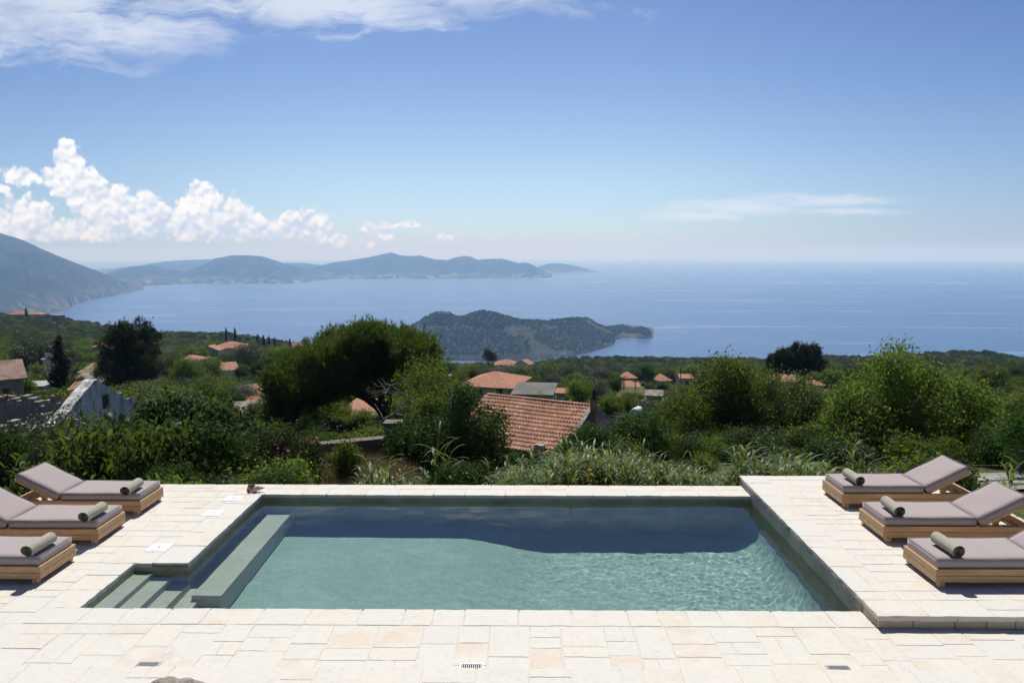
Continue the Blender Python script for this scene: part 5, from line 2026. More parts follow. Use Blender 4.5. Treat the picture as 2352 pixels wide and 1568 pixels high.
w_ = 8.2 * kt
M_tower = plain('sun_tinted_cream_render', (0.74, 0.68, 0.57), 0.85, 0.2, 0.8)  # cream brightened to paint sunlight onto the tower's shaded faces
MB().box(-w_, w_, -w_, w_, -3, zy(866)).box(-w_ * 1.12, w_ * 1.12, -w_ * 1.12, w_ * 1.12, zy(866), zy(863)).build('shaft', M_tower, bt)
bf = MB()
for sx in (-1, 1):
    for sy in (-1, 1):
        x0, x1 = sorted((sx * w_ * 1.05, sx * w_ * 0.5))
        y0, y1 = sorted((sy * w_ * 1.05, sy * w_ * 0.5))
        bf.box(x0, x1, y0, y1, zy(863), zy(826))
bf.box(-w_ * 0.99, w_ * 0.99, -w_ * 0.99, w_ * 0.99, zy(863), zy(856)).box(-w_ * 0.99, w_ * 0.99, -w_ * 0.99, w_ * 0.99, zy(833), zy(826))
bf.build('belfry', M_tower, bt)
MB().box(-w_ * 1.5, w_ * 1.5, -w_ * 1.5, w_ * 1.5, zy(826), zy(823)).build('cornice', M_tower, bt)
MB().lathe([(w_ * 1.0, zy(823)), (w_ * 1.0, zy(811)), (w_ * 1.12, zy(810)), (w_ * 1.12, zy(808.5))], 12).build('drum', M_tower, bt)
MB().lathe([(w_ * 1.0, zy(808.5)), (w_ * 0.95, zy(803)), (w_ * 0.72, zy(797)), (w_ * 0.35, zy(793.5)), (w_ * 0.15, zy(792.5)), (w_ * 0.14, zy(788)), (0.02, zy(786))], 14).build('dome', plain('lead_dome', (0.17, 0.14, 0.14), 0.8, 0.3, 2), bt, smooth=True)
HOUSES.append(('the bell tower', q[0], 112, (94, 786, 128, 885)))

# ruin with a whitewashed gable
YN_, YFF = 31.0, 36.9
zea = float(atY(121, 980, YN_)[2])
pn, pf = atY(121, 980, YN_), at(312, 917, zea)
gx, gy0, gy1 = (pn[0] + pf[0]) / 2, pn[1], pf[1]
ga = math.atan2(pf[1] - pn[1], pf[0] - pn[0])
ru = empty('ruined_house', (pn[0], pn[1], zea - 2.6), 'roofless ruin with a whitewashed gable and a few clay tiles left on it', 'ruin', None, ga)
GL = math.hypot(pf[0] - pn[0], pf[1] - pn[1])           # local x along the gable, +y to the left, inside the ruin
ze = 2.6
pk = float(atY(233, 872, (gy0 + gy1) / 2)[2]) - (zea - 2.6)


def b_gable(t, out):
    p = ocoord(t)
    n = t.noise(t.mapping(p, scale=(1.6, 1.6, 0.5)), 1.6, 6, 0.7)
    n2 = t.noise(p, 7, 5, 0.65)
    c = t.mix(t.ramp(n, 0.46, 0.64), (0.72, 0.71, 0.69), (0.24, 0.215, 0.19))
    c = t.mix(t.ramp(n2, 0.56, 0.7), c, (0.36, 0.33, 0.29))
    return princ(t, c, 0.95, n2, 0.8, 0.04, 0.1)


M_wash = mat('old_whitewash', b_gable)
out_ = [(0.0, -3.0), (GL, -3.0), (GL, ze - 0.02), (GL * .9, ze + .18), (GL * .84, ze + .22), (GL * .82, ze + .52), (GL * .74, ze + .66), (GL * .66, ze + .95), (GL * .58, pk - .28), (GL * .52, pk), (GL * .47, pk - .06), (GL * .4, pk - .30), (GL * .33, pk - .5), (GL * .2, ze + .5), (GL * .1, ze + .18), (0.0, ze)]
wx0, wx1, wz0, wz1 = GL * .56, GL * .66, ze + .02, ze + .68


def zin(xx):
    up = [p_ for p_ in out_ if p_[1] > -2][::-1]
    return float(np.interp(xx, [p_[0] for p_ in up], [p_[1] for p_ in up]))


gm = MB()
cols_ = sorted(set([0, wx0, wx1, GL] + [p_[0] for p_ in out_] + list(np.linspace(0, GL, 26))))
for a, b in zip(cols_, cols_[1:]):
    def strip(z0a, z0b, z1a, z1b):
        gm.add([(a, 0, z0a), (b, 0, z0b), (b, 0, z1b), (a, 0, z1a), (a, 0.55, z0a), (b, 0.55, z0b), (b, 0.55, z1b), (a, 0.55, z1a)],
               [(0, 1, 2, 3), (4, 7, 6, 5), (3, 2, 6, 7), (0, 4, 5, 1), (0, 3, 7, 4), (1, 5, 6, 2)])
    if a >= wx0 - 1e-6 and b <= wx1 + 1e-6:
        strip(-3, -3, wz0, wz0)
        strip(wz1, wz1, zin(a), zin(b))
    else:
        j1, j2 = (math.sin(a * 9) * .03, math.sin(b * 9) * .03)
        strip(-3, -3, zin(a) + j1, zin(b) + j2)
gm.build('gable_wall', M_wash, ru)
MB().box(wx0 - .02, wx1 + .02, 0.10, 0.16, wz0 - .02, wz1 + .02).build('window', plain('brown_boards', (0.13, 0.10, 0.075), 0.9, 0.3, 3), ru)
LB = 9.5
def rubble_top(mb, x0, x1, y0, y1, z0, zt, n, amp=.14):
    for k in range(n):
        a, b = y0 + (y1 - y0) * k / n, y0 + (y1 - y0) * (k + 1) / n
        mb.box(x0 + rnd.gauss(0, .02), x1 + rnd.gauss(0, .02), a, b - .003, z0, zt + rnd.gauss(0, amp))
sw = MB()
rubble_top(sw, GL - 0.55, GL, 0.56, LB, -3, ze, 30)
rubble_top(sw, 0.0, 0.5, 0.56, LB, -3, ze - 0.05, 30, .1)
sw.build('side_wall', M_rubble, ru)
MB().box(0.52, GL - 0.58, 0.6, LB, -3, 0.15).build('floor', M_grey, ru)
inn = MB()
inn.box(GL - 0.6, GL - 0.56, 0.6, LB, 0.152, ze - 0.35)
inn.build('plaster', plain('inner_plaster', (0.30, 0.285, 0.27), 0.95, 0.2, 1.0), ru)
M_tl = plain('old_clay_tile', (0.47, 0.30, 0.18), 0.9, 0.35, 3)


def tiles_patch(mb, x0, y0, z0, nx_, L, pitch, dirx, yaw=0.0):
    for k in range(nx_):
        V, Fs = [], []
        jy, jz = rnd.gauss(0, .03), rnd.gauss(0, .015)
        for e_, ex in ((0.0, 0.0), (L, 0.02)):
            for j in range(6):
                a = math.pi * j / 5
                yy = y0 + k * 0.125 + (0.058 + ex) * math.cos(a) + jy
                V.append((x0 + dirx * e_ + yaw * k * .05, yy, z0 - pitch * e_ + (0.05 + ex) * math.sin(a) + jz))
        for j in range(5):
            Fs.append((j, 6 + j, 7 + j, j + 1))
        mb.add(V, Fs, rnd.random())


for a_ in ((GL * .50, 0.56, pk - .10, 4, .62, .5, -1), (GL * .98, 2.2, ze + .12, 13, .85, -.28, -1), (GL * .98, 6.3, ze + .10, 4, .5, -.2, -1), (GL * .98, 8.0, ze + .10, 7, .8, -.25, -1)):
    tp = MB()
    tiles_patch(tp, *a_)
    tp.build('tile_patch', M_tl, ru)
bmx = MB()
bmx.tube([(GL * .95, 2.2, ze + .05), (GL * .3, 1.4, ze - .5)], 0.09, 7)
bmx.tube([(GL * .6, 3.2, ze - .3), (GL * .35, 1.0, ze - .75)], 0.09, 7)
bmx.tube([(GL * .95, 1.2, ze + .1), (GL * .5, 2.6, ze - .2)], 0.08, 7)
bmx.build('beams', plain('grey_timber', (0.32, 0.29, 0.26), 0.9, 0.3, 3), ru)
HOUSES.append(('the ruined white gable', gx, gy0, (0, 860, 320, 960)))

# ------------------------------------------------------------------ walls, pier, sheets, road, fence, poles
def wall_run(name, label, pts_px, Y0, Y1, h, th, m, cat='wall', stones=True):
    a, b = atY(*pts_px[0], Y0), atY(*pts_px[1], Y1)
    za, zb = ground_z(a[0], a[1]), ground_z(b[0], b[1])
    L = math.hypot(b[0] - a[0], b[1] - a[1])
    root = empty(name, (a[0], a[1], min(za, zb)), label, cat, None, math.atan2(b[1] - a[1], b[0] - a[0]))
    w = MB()
    z = -0.5
    while z < h:
        hh = rnd.uniform(0.16, 0.26)
        x = 0.0
        while x < L:
            l_ = rnd.uniform(0.2, 0.5)
            if not (z + hh > h and rnd.random() < 0.3):
                w.box(x + .008, min(x + l_, L) - .008, -th / 2 + rnd.gauss(0, .015), th / 2 + rnd.gauss(0, .015), z + .006, z + hh - .006, tone=rnd.random())
            x += l_
        z += hh
    w.build('stones', m, root, bevel=0.02, seg=1)
    return root


M_drystone = stone_mat('dry_stone', (0.15, 0.13, 0.105), (0.15, 0.115, 0.08), (0.13, 0.12, 0.105))  # stone colour lowered to paint in the shade of the pine
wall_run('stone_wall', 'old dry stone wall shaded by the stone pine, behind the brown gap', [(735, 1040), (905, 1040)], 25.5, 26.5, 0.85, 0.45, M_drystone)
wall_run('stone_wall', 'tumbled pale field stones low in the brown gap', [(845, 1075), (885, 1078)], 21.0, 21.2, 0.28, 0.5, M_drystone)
q = atY(905, 1030, 26.2)
pi_ = empty('stone_pier', (q[0], q[1], ground_z(q[0], q[1])), 'square block-built stone pier at the foot of the leaning pine trunk', 'pier')
hp = float(atY(905, 967, 26.2)[2]) - ground_z(q[0], q[1])
pm = MB()
z = -.3
while z < hp - .1:
    pm.box(-.28, .28, -.28, .28, z + .008, min(z + .24, hp - .1) - .008, tone=rnd.random())
    z += .24
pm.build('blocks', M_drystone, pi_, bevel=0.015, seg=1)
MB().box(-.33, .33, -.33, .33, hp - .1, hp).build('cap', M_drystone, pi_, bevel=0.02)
q = atY(596, 994, 33)
o = MB().add([(x_, y_, 0.04 * math.sin(x_ * 30) + z_ - 0.12 * y_) for z_ in (0, .02) for y_ in (-.5, .5) for x_ in np.linspace(-.75, .75, 40)],
             [(i, i + 1, 41 + i, 40 + i) for i in range(39)] + [(80 + i, 120 + i, 121 + i, 81 + i) for i in range(39)]).build('metal_sheet', plain('white_sheet', (0.66, 0.68, 0.70), 0.4, 0.05, 3), None, loc=q)
tag(o, 'sheet of pale corrugated metal lying among the bushes left of the pine', 'metal sheet')
house(571, 950, 74, 14, 8, 'low hut with a grey stone-slab roof left of the stone pine', 'the stone-slab hut', 4, 'gable', 56, 4, M_rubble, M_tile_grey, name='hut', cat='hut')

rdm = MB()
V, Fs = [], []
for i in range(13):
    f = i / 12
    for s in (0, 1):
        X, Y = 10.2 + 12 * f + s * 0.5, 18.6 + 2.0 * f + s * 3.2
        V.append((X, Y, ground_z(X, Y) + 0.08))
for i in range(12):
    Fs.append((2 * i, 2 * i + 2, 2 * i + 3, 2 * i + 1))
tag(rdm.add(V, Fs).build('road', plain('worn_concrete_road', (0.30, 0.285, 0.265), 0.9, 0.2, 1.0)), kind='structure')
f0 = ground_z(-8.7, 13.4)
fe = empty('fence_post', (-8.75, 13.3, f0), 'thin dark fence post standing beside the far left lounger', 'post')
MB().tube([(0, 0, -0.3), (0.02, 0, 0.52 - f0)], 0.03, 7).build('shaft', plain('dark_post', (0.07, 0.06, 0.05), 0.9, 0.3, 5), fe)
MB().tube([(0.02, 0, 0.505 - f0), (0.02, 0, 0.53 - f0)], 0.036, 7).build('cap', plain('dark_post', (0.07, 0.06, 0.05), 0.9, 0.3, 5), fe)
M_pole = plain('weathered_pole', (0.12, 0.10, 0.085), 0.9, 0.3, 3)


def pole(x, yt, yb, Y, label, arm=True):
    b, t_ = atY(x, yb, Y), atY(x, yt, Y)
    e = empty('utility_pole', b, label, 'pole', 'utility poles in the village')
    h = t_[2] - b[2]
    MB().tube([(0, 0, -1.5), (0, 0, h)], [0.13, 0.09], 7).build('shaft', M_pole, e)
    if arm:
        MB().box(-.7, .7, -.06, .06, h - .5, h - .38).build('crossarm', M_pole, e)
    return e


pole(1433, 862, 892, 170, 'dark utility pole left of the white house with the red hip roof')
pole(1459, 872, 893, 168, 'short utility pole in front of the white house with the red roof')
pole(1313, 852, 878, 190, 'utility pole beside a lone dark tree in mid village')
pole(1227, 836, 862, 240, 'utility pole below the small orange gabled house')
pole(1563, 842, 880, 190, 'utility pole between the pyramid roof and the shuttered house')
pole(423, 812, 835, 175, 'utility pole at the dull red hip roof on the left', False)
pole(1887, 893, 930, 70, 'pale utility pole by the bright acacia carrying a cable')
lm = atY(1035, 900, 62)
lp_ = empty('street_lamp', lm, 'slim grey street lamp sticking up right of the stone pine crown', 'street lamp')
hl = float(atY(1035, 864, 62)[2] - lm[2])
MB().tube([(0, 0, -2.5), (0, 0, hl)], 0.04, 7).build('post', M_steel, lp_)
MB().lathe([(0.04, hl), (0.16, hl + .03), (0.17, hl + .09), (0.05, hl + .14)], 10).build('lamp_head', plain('white_plastic', (0.8, 0.8, 0.79), 0.35, 0.04), lp_)


def cable(a, b, sag, label, r=0.012):
    m = MB()
    pts = []
    for i in range(17):
        f = i / 16
        p = a + (b - a) * f
        pts.append((p[0], p[1], p[2] - sag * 4 * f * (1 - f)))
    m.tube(pts, r, 5)
    tag(m.build('power_cable', M_steel, None, origin=(0, 0, 0)), label, 'cable')


cable(atY(1790, 932, 60), atY(1887, 898, 70), .1, 'grey cable strung across the bright acacia to its pole', 0.016)
cable(atY(2262, 908, 60), atY(2440, 921, 46), .25, 'upper grey cable running out of the right picture edge', 0.016)
cable(atY(2318, 950, 34), atY(2440, 962, 30), .1, 'lower grey cable running out of the right picture edge', 0.012)
cable(atY(1398, 954, 51), atY(1452, 955, 52), .03, 'cable from the tiled house gable to the white water tank', 0.014)

# mullein with a yellow flower spike, sea daffodil-like oleander flowers
q = atY(1355, 1112, 13.3)
ml = empty('mullein', (q[0], q[1], ground_z(q[0], q[1])), 'single yellow flower spike standing among the reeds', 'flower')
z1 = float(atY(1355, 1078, 13.3)[2]) - ground_z(q[0], q[1])
MB().tube([(0, 0, -.1), (0, 0, z1)], [0.012, 0.006], 6).build('stem', L_grass, ml)
fl = leaves([(0, 0, z1 - .18, .03, .03, .22)], 130, 0.035, 0.9, 3, 0.4, 0.3, 0, 3)
link('flowers', fl, plain('yellow_petal', (0.62, 0.48, 0.05), 0.7, 0.2, 9), ml)
q = atY(680, 1010, 18.0)
fl = leaves([(-.35, 0, -.1, .35, .3, .12), (.3, -.2, .02, .3, .3, .12), (0, -.3, -.3, .5, .2, .2)], 90, 0.055, 0.9, 3, 0.5, 0.6, 0, 4)
tag(link('oleander_blossom', fl, plain('pink_petal', (0.55, 0.10, 0.20), 0.7, 0.2, 9), None, q), 'sprinkle of pink oleander flowers topping the dense dark shrub', 'flowers')
# ------------------------------------------------------------------ trees and shrubs of the village slope
cov = np.zeros((160, 320), bool)                        # what is already covered, in cells of 8 photograph pixels


def rect_cells(x0, y0, x1, y1):
    return slice(max(0, int(y0 / 8)), max(0, int(y1 / 8) + 1)), slice(max(0, int((x0 + 100) / 8)), max(0, int((x1 + 100) / 8) + 1))


def disc(x, y, rx, ry):
    yy, xx = np.mgrid[0:160, 0:320]
    return (((xx * 8 - 100 + 4 - x) / max(rx, 4)) ** 2 + ((yy * 8 + 4 - y) / max(ry, 4)) ** 2) < 1


for (x, y, r) in [(690, 880, 75), (800, 840, 90), (900, 830, 90), (960, 850, 50), (1010, 1020, 110), (640, 1060, 110), (250, 1080, 170), (430, 970, 120), (500, 980, 90), (1680, 930, 80), (1660, 1000, 110), (1560, 1000, 50), (1820, 980, 70),
                  (2080, 960, 160), (2220, 1000, 120), (2000, 1040, 110), (1980, 950, 70), (100, 1030, 80), (300, 830, 55), (143, 845, 22), (1460, 1000, 50), (1400, 1080, 60), (1200, 1090, 80), (1560, 1080, 80), (1720, 1080, 80), (1330, 1080, 60), (960, 890, 40)]:
    cov |= disc(x, y, r, r)
cov[rect_cells(1110, 905, 1400, 1040)] = True
cov[rect_cells(0, 870, 310, 980)] = True

NAMED = [
    # kind, x, top, base, width px, distance, label
    ('bright', 244, 815, 885, 62, 100, 'bright yellow-green tree left of the tall dark pine trunk'),
    ('bright', 178, 862, 900, 44, 84, 'low bright green tree between cypress and ruined gable'),
    ('bright', 393, 812, 885, 84, 118, 'large bright green tree right of the tall dark pine'),
    ('bright', 428, 822, 890, 74, 112, 'bright green tree in front of the dull red hip roof'),
    ('bright', 478, 822, 895, 96, 116, 'broadest bright green tree left of the orange sloping roof'),
    ('bright', 483, 862, 915, 72, 90, 'yellowish round tree just above the fig thicket'),
    ('dark', 560, 843, 884, 48, 115, 'small dark bush right of the orange sloping roof'),
    ('olive', 572, 782, 852, 84, 165, 'big grey-green olive right of the orange hillside villa'),
    ('broad', 640, 792, 850, 76, 175, 'green tree left of the stone pine crown'),
    ('dark', 600, 830, 890, 60, 120, 'dark tree between the olive and the stone pine'),
    ('olive', 560, 880, 930, 90, 70, 'grey-green bush above the stone-slab hut'),
    ('dark', 590, 925, 985, 54, 42, 'dark green bush in front of the stone-slab hut'),
    ('broad', 770, 915, 1000, 90, 44, 'leafy green tree under the left boughs of the stone pine'),
    ('broad', 835, 940, 1010, 84, 43, 'leafy green tree beside the stone pine trunk'),
    ('broad', 720, 950, 1010, 70, 34, 'green bush left below the stone pine'),
    ('pine', 1123, 802, 836, 36, 260, 'single dark tree on the skyline left of the pink-roofed house'),
    ('dark', 1305, 848, 872, 34, 200, 'dark round tree alone in the field beside a utility pole'),
    ('dark', 1235, 846, 884, 40, 215, 'dark tree below the small orange gabled house'),
    ('broad', 1265, 832, 862, 50, 260, 'pale green tree right of the small orange gabled house'),
    ('dark', 1487, 838, 872, 40, 205, 'dark olive between the orange roofs and the pyramid roof'),
    ('broad', 1510, 846, 876, 34, 215, 'green tree behind the pyramid-roofed house'),
    ('fig', 1438, 850, 880, 40, 190, ''),
    ('dark', 1410, 868, 916, 52, 122, 'dark purple-green tree left of the white red-roofed house'),
    ('olive', 1360, 862, 930, 92, 100, 'large grey-green olive in mid village'),
    ('broad', 1330, 866, 935, 70, 95, 'green tree behind the chimney of the tiled house'),
    ('broad', 1400, 905, 965, 76, 72, 'green bush right of the chimney of the tiled house'),
    ('broad', 1440, 905, 960, 66, 78, 'bright-edged bush behind the white water tank'),
    ('olive', 1500, 915, 985, 90, 62, 'grey-green tree right of the white water tank'),
    ('dark', 1250, 908, 940, 60, 74, 'dark ivy-like bush at the flat concrete roof'),
    ('broad', 1050, 850, 900, 60, 120, 'green tree left of the white hip-roofed house'),
    ('broad', 1085, 838, 872, 74, 165, 'green tree behind the white hip-roofed house'),
    ('olive', 1160, 838, 872, 74, 185, 'grey-green olives below the pink-roofed house'),
    ('broad', 1210, 856, 898, 70, 140, 'green tree above the flat concrete roof'),
    ('broad', 1062, 868, 935, 56, 76, 'green tree hiding the left side of the white hip-roofed house'),
    ('broad', 1150, 896, 945, 50, 66, 'green bush between the hip-roofed house and the big tiled roof'),
    ('pine', 1640, 828, 870, 54, 180, 'dark pine behind the tall ash tree'),
    ('broad', 60, 860, 930, 64, 74, 'green tree between the church and the bell tower'),
    ('broad', 30, 905, 985, 70, 50, 'leafy tree in front of the church'),
    ('dark', 90, 900, 960, 52, 52, 'dark shrub with white blossom left of the cypress foot'),
    ('cypress', 98, 840, 880, 12, 120, ''),
    ('cypress', 62, 706, 745, 9, 570, 'dark pointed cypress between the hilltop houses'),
    ('cypress', 605, 769, 790, 9, 420, 'first dark cypress left of the pine on the skyline'),
    ('cypress', 618, 771, 792, 8, 422, 'second dark cypress in the skyline row left of the pine'),
    ('cypress', 631, 775, 794, 8, 424, 'third dark cypress in the skyline row left of the pine'),
    ('cypress', 592, 767, 790, 10, 415, 'leftmost dark cypress in the skyline row'),
    ('cypress', 666, 777, 796, 8, 430, 'lone dark cypress nearest the stone pine on the skyline'),
    ('pine', 702, 774, 800, 22, 400, 'small dark pine on the skyline beside the stone pine'),
    ('cypress', 520, 752, 776, 7, 480, 'tiny dark conifer on the skyline above the hillside villa'),
    ('cypress', 540, 752, 776, 7, 480, 'tiny dark conifer on the skyline right of the hillside villa'),
]
placed = []
for (k, x, yt, yb, w, Y, lab) in NAMED:
    if not lab:
        continue
    o = plant_px(k, x, yt, yb, w, Y, lab, cat='tree' if KINDS[k][2] != 'shrub' else 'shrub')
    cov |= disc(x, (yt + yb) / 2, w / 2 * .9, (yb - yt) / 2 * .9)

LOOK = {'broad': 'green tree', 'bright': 'bright yellow-green tree', 'dark': 'dark round bush', 'olive': 'grey-green olive tree', 'scrub': 'dark scrub oak', 'scrubby': 'mid-green scrub bush'}
gp = random.Random(3)


def blocked(x, yt, yb, w, Y):
    for (ph, hx, hy, (x0, y0, x1, y1)) in HOUSES:
        if Y < hy + 4 and x + w / 2 > x0 and x - w / 2 < x1 and yt < y1 and yb > y0:
            return True
    return False


cells_any = cov.copy()
cand = 0
indiv = 0
while cand < 5200 and indiv < 215:
    cand += 1
    Y = math.exp(gp.uniform(math.log(38), math.log(215)))
    x = gp.uniform(-20, 2370)
    p = atY(x, 900, Y)
    z = ground_z(p[0], Y)
    bx_, by_ = px_of((p[0], Y, z))
    h = gp.uniform(2.2, 5.2) * (0.8 if Y < 70 else 1.1)
    wd = h * gp.uniform(0.95, 1.5)
    tx, ty = px_of((p[0], Y, z + h))
    wpx = wd * F / Y
    if by_ > 1060 or blocked(bx_, ty, by_, wpx, Y):
        continue
    d = disc(bx_, (ty + by_) / 2, wpx / 2, (by_ - ty) / 2)
    if d.sum() == 0 or (cov & d).sum() > 0.45 * d.sum():
        continue
    cov |= disc(bx_, (ty + by_) / 2, wpx / 2 * .8, (by_ - ty) / 2 * .8)
    left = bx_ < 700
    k = gp.choices(['broad', 'bright', 'dark', 'olive', 'scrub', 'scrubby'], [3, 1.2 if left else .35, 2.4, 1.8, 1.5, 2])[0]
    best = min(HOUSES, key=lambda hh: (hh[1] - p[0]) ** 2 + ((hh[2] - Y) * 0.6) ** 2)
    hxp = (best[3][0] + best[3][2]) / 2
    rel = 'in front of' if (Y < best[2] - 6 and abs(bx_ - hxp) < 60) else ('behind' if (Y > best[2] + 6 and abs(bx_ - hxp) < 60) else ('left of' if bx_ < hxp else 'right of'))
    lab = '%s growing %s %s' % (LOOK[k], rel, best[0])
    plant(k, (p[0], Y, z - 0.1), wd, h, lab, '%ss %s %s' % (LOOK[k], rel, best[0]), cat='tree' if 'tree' in LOOK[k] else 'shrub', rx=gp.uniform(.85, 1.15))
    indiv += 1

# ---- the wooded hillsides beyond, one mass of maquis
src = {}
for o in C.objects:
    if o.name.startswith('crown') and o.parent and o.data in (CROWN['scrub'], CROWN['scrubby'], CROWN['dark'], CROWN['olive']):
        src.setdefault(o.data.name, o)
sprot = [src[CROWN[k].name] for k in ('scrub', 'scrubby', 'dark', 'olive')]
pts = []
gp = random.Random(9)
tries = 0
while len(pts) < 15000 and tries < 90000:
    tries += 1
    Y = 170 + (YCR + 60 - 170) * gp.random() ** 0.75
    x = gp.uniform(-60, 2420)
    p = atY(x, 850, Y)
    n = fbm(p[0] * 0.012, Y * 0.012, 3.3)
    if n < -0.28 and Y < 330:
        continue
    z = ground_z(p[0], Y)
    bx_, by_ = px_of((p[0], Y, z))
    r = gp.uniform(1.5, 3.4) * (0.62 if Y > 400 else 0.85)
    if Y < 200 and gp.random() < .5:
        continue
    tx, ty = px_of((p[0], Y, z + 1.6 * r))
    if blocked(bx_, ty, by_, 2 * r * F / Y, Y):
        continue
    sc_ = r * (1.15 if n > 0.2 else 0.9)
    pick = gp.choices([0, 1, 2, 3], [4, 2.2, 2.2, 1.2])[0]
    pts.append((p[0], Y, z - 0.35 * sc_, sc_, gp.uniform(0, 6.28), pick))
scatter('hillside_scrub', pts, sprot, 'dense dark maquis scrub covering the hillsides down to the sea')
# ---- undergrowth under and between the nearer trees
pts = []
while len(pts) < 700:
    Y = 17 + 33 * gp.random()
    x = gp.uniform(-60, 2420)
    if 700 < x < 900 and Y < 27:
        continue
    if x > 2180 and Y < 24:
        continue
    if Y < (25 if x < 1180 else 28) and gp.random() < (1.0 if x < 1180 else 0.85):
        continue
    p = atY(x, 1000, Y)
    z = ground_z(p[0], Y)
    r = gp.uniform(0.4, 0.95)
    tx, ty = px_of((p[0], Y, z + 1.6 * r))
    if blocked(tx, ty, ty + 10, r * F / Y, Y):
        continue
    pts.append((p[0], Y, z - 0.3 * r, r, gp.uniform(0, 6.28), gp.choice([0, 1, 2, 2])))
for k in range(110):                                    # weeds and brambles at the foot of the terrace
    x = gp.uniform(380, 1080) if k < 38 else gp.uniform(2100, 2190)
    if 690 < x < 930:
        continue
    Y = gp.uniform(13.4, 16.5)
    p = atY(x, 1000, Y)
    z = ground_z(p[0], Y)
    top = at(x, 1118, 0.0)
    zt_ = atY(x, gp.uniform(1070, 1145), Y)[2]
    r = max(.2, min(.75, (zt_ - z) / 1.7)) * gp.uniform(.6, 1)
    pts.append((p[0], Y, zt_ - 1.65 * r, r, gp.uniform(0, 6.28), gp.choice([0, 1, 1, 2])))
tries = 0
while len(pts) < 2900 and tries < 20000:
    tries += 1
    Y = 45 + 165 * gp.random() ** 1.2
    x = gp.uniform(-40, 2400)
    p = atY(x, 1000, Y)
    z = ground_z(p[0], Y)
    r = gp.uniform(0.6, 1.5)
    bx_, by_ = px_of((p[0], Y, z))
    tx, ty = px_of((p[0], Y, z + 1.6 * r))
    if blocked(bx_, ty, by_, 2 * r * F / Y, Y):
        continue
    pts.append((p[0], Y, z - 0.4 * r, r, gp.uniform(0, 6.28), gp.choice([0, 1, 1, 2, 3])))
scatter('undergrowth', pts, sprot, 'tangled undergrowth between the bushes and at the foot of the terrace')
# ---- dry grass in the brown gap
def grass_mesh(seed):
    g = np.random.default_rng(seed)
    n = 90
    b = g.normal(size=(n, 3)) * np.array([.16, .16, 0])
    t_ = b + np.stack([g.normal(size=n) * .12, g.normal(size=n) * .12, .18 + .3 * g.random(n)], 1)
    s = unit(g.normal(size=(n, 3)) * np.array([1, 1, 0])) * .006
    V = np.stack([b - s, b + s, t_], 1).reshape(-1, 3)
    return np_mesh('tussock', V, [np.arange(n * 3).reshape(n, 3)], tone=np.repeat(g.random(n), 3))


L_dry = leafmat('dry_grass', (0.16, 0.115, 0.055), (0.32, 0.25, 0.13), 0.3, 0.7, 0.2, (1.1, 1.05, 0.9))
q = atY(862, 1085, 18.5)
ts = link('grass_tussock', grass_mesh(1), L_dry, None, (q[0], q[1], ground_z(q[0], q[1])))
ts.scale = (1.6, 1.6, 1.8)
tag(ts, 'straw-coloured grass tussock in the middle of the brown gap', 'grass')
pts = []
for k in range(900):
    Y = gp.uniform(15.5, 27)
    x = gp.uniform(690, 930)
    p = atY(x, 1000, Y)
    pts.append((p[0], Y, ground_z(p[0], Y) - .03, gp.uniform(.7, 1.6), gp.uniform(0, 6.28), 0))
scatter('dry_grass', pts, [ts], 'straw-coloured dry grass in the gap before the old stone wall')
# ---- woods on the castle headland
pts = []
nx_, ny_ = gi.shape[:2]
while len(pts) < 8000:
    i, j = gp.randrange(nx_ - 1), gp.randrange(2, int(ny_ * 0.62))
    a, b = gp.random(), gp.random()
    p = (gi[i, j] * (1 - a) + gi[i + 1, j] * a) * (1 - b) + (gi[i, j + 1] * (1 - a) + gi[i + 1, j + 1] * a) * b
    hgt = p[2] - SEA
    if hgt < 8 + 12 * abs(fbm(p[0] * .01, p[1] * .01, 5)):
        continue
    if fbm(p[0] * .012, p[1] * .012, 7.7) < -0.30 and hgt < 75:
        continue
    pts.append((p[0], p[1], p[2] - 1.2, gp.uniform(1.8, 4.2) * (1.2 if hgt > 80 else .85), gp.uniform(0, 6.28), gp.choices([0, 1, 2], [4, 2, 4])[0]))
scatter('headland_wood', pts, sprot[:3], 'dark wood covering the castle headland in the bay')
def on_islet(px_, py_):
    """the point of the headland seen at a pixel"""
    d = ray(px_, py_)
    best, bd = None, 1e9
    P = gi.reshape(-1, 3) - np.array([0, 0, EYE])
    q = P / P[:, 1:2]
    dd = (q[:, 0] - d[0] / d[1]) ** 2 + (q[:, 2] - d[2] / d[1]) ** 2
    front = gi[:, :int(ny_ * .5)].reshape(-1, 3)
    Pf = front - np.array([0, 0, EYE])
    qf = Pf / Pf[:, 1:2]
    return front[int(((qf[:, 0] - d[0] / d[1]) ** 2 + (qf[:, 2] - d[2] / d[1]) ** 2).argmin())]


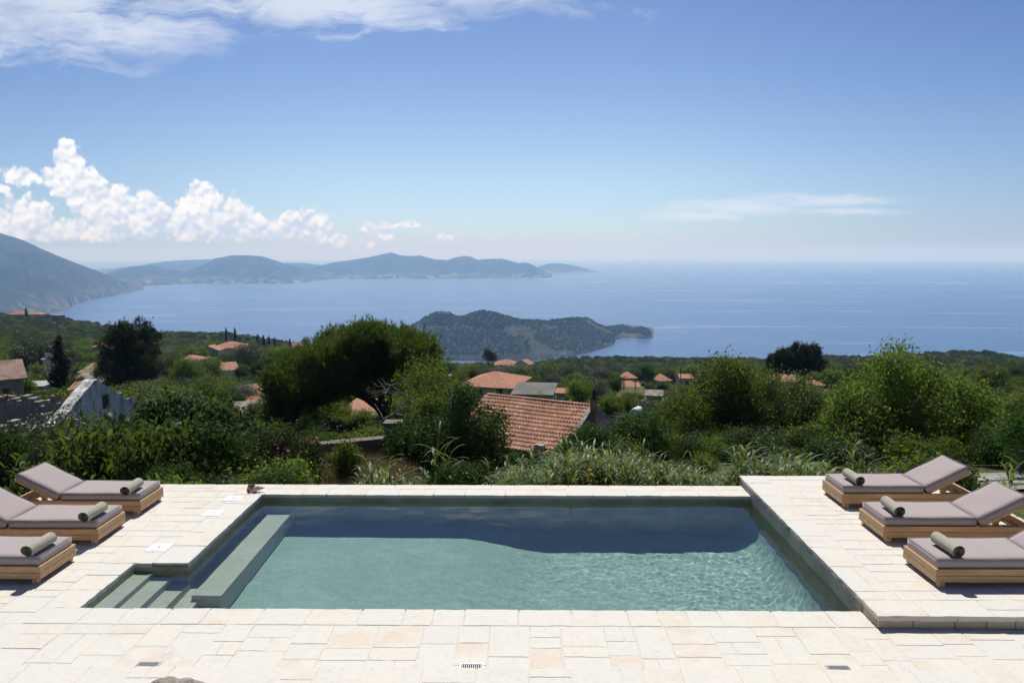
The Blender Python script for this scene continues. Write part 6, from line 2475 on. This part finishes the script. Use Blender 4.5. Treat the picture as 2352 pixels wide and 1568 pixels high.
M_pale = plain('pale_limestone', (0.62, 0.58, 0.52), 0.9, 0.1, 0.1)
for nm, pa, pb_, lab in (('castle_wall', (1102, 738), (1140, 746), 'pale castle wall zigzagging across the wooded headland'),
                         ('castle_wall', (1000, 751), (1090, 749), 'faint grey terrace wall halfway up the wooded headland'),
                         ('coast_road', (918, 770), (958, 776), 'pale road cut on the left slope of the wooded headland')):
    a, b = on_islet(*pa), on_islet(*pb_)
    m = MB()
    n = 12
    pt = [on_islet(pa[0] + (pb_[0] - pa[0]) * i / n, pa[1] + (pb_[1] - pa[1]) * i / n) for i in range(n + 1)]
    hgt = 3.2 if 'pale castle' in lab else 1.6
    for p0, p1 in zip(pt, pt[1:]):
        if abs(p1[0] - p0[0]) < .5:
            continue
        m.add([(p0[0], p0[1] - 4, p0[2] - 2), (p1[0], p1[1] - 4, p1[2] - 2), (p1[0], p1[1] - 4, p1[2] + hgt), (p0[0], p0[1] - 4, p0[2] + hgt),
               (p0[0], p0[1] - 2.5, p0[2] - 2), (p1[0], p1[1] - 2.5, p1[2] - 2), (p1[0], p1[1] - 2.5, p1[2] + hgt), (p0[0], p0[1] - 2.5, p0[2] + hgt)],
              [(0, 1, 2, 3), (4, 7, 6, 5), (3, 2, 6, 7), (0, 4, 5, 1), (0, 3, 7, 4), (1, 5, 6, 2)])
    o = m.build(nm, M_pale, None)
    if nm == 'coast_road':
        tag(o, None, None, None, 'structure')
    else:
        tag(o, lab, 'wall')
a = on_islet(1102, 736)
e = empty('watchtower', (a[0], a[1] - 4, a[2]), 'tiny white tower at the top end of the pale castle wall', 'tower')
MB().box(-2, 2, -2, 2, -3, 9).build('wall', M_pale, e)
MB().box(-2.4, 2.4, -2.4, 2.4, 9, 10).build('roof', M_pale, e)
a = on_islet(1018, 722)
e = empty('castle_ruin', (a[0], a[1] + 4, a[2]), 'low round castle ruin crowning the left peak of the headland', 'ruin')
MB().lathe([(20, -6), (20, 4.5), (17, 5), (16, 2)], 20).build('wall', plain('old_castle_stone', (0.27, 0.25, 0.22), 0.95, 0.3, 0.1), e)
MB().lathe([(9, 1), (9, 8), (8, 8.3)], 14).build('keep', plain('old_castle_stone', (0.27, 0.25, 0.22), 0.95, 0.3, 0.1), e)
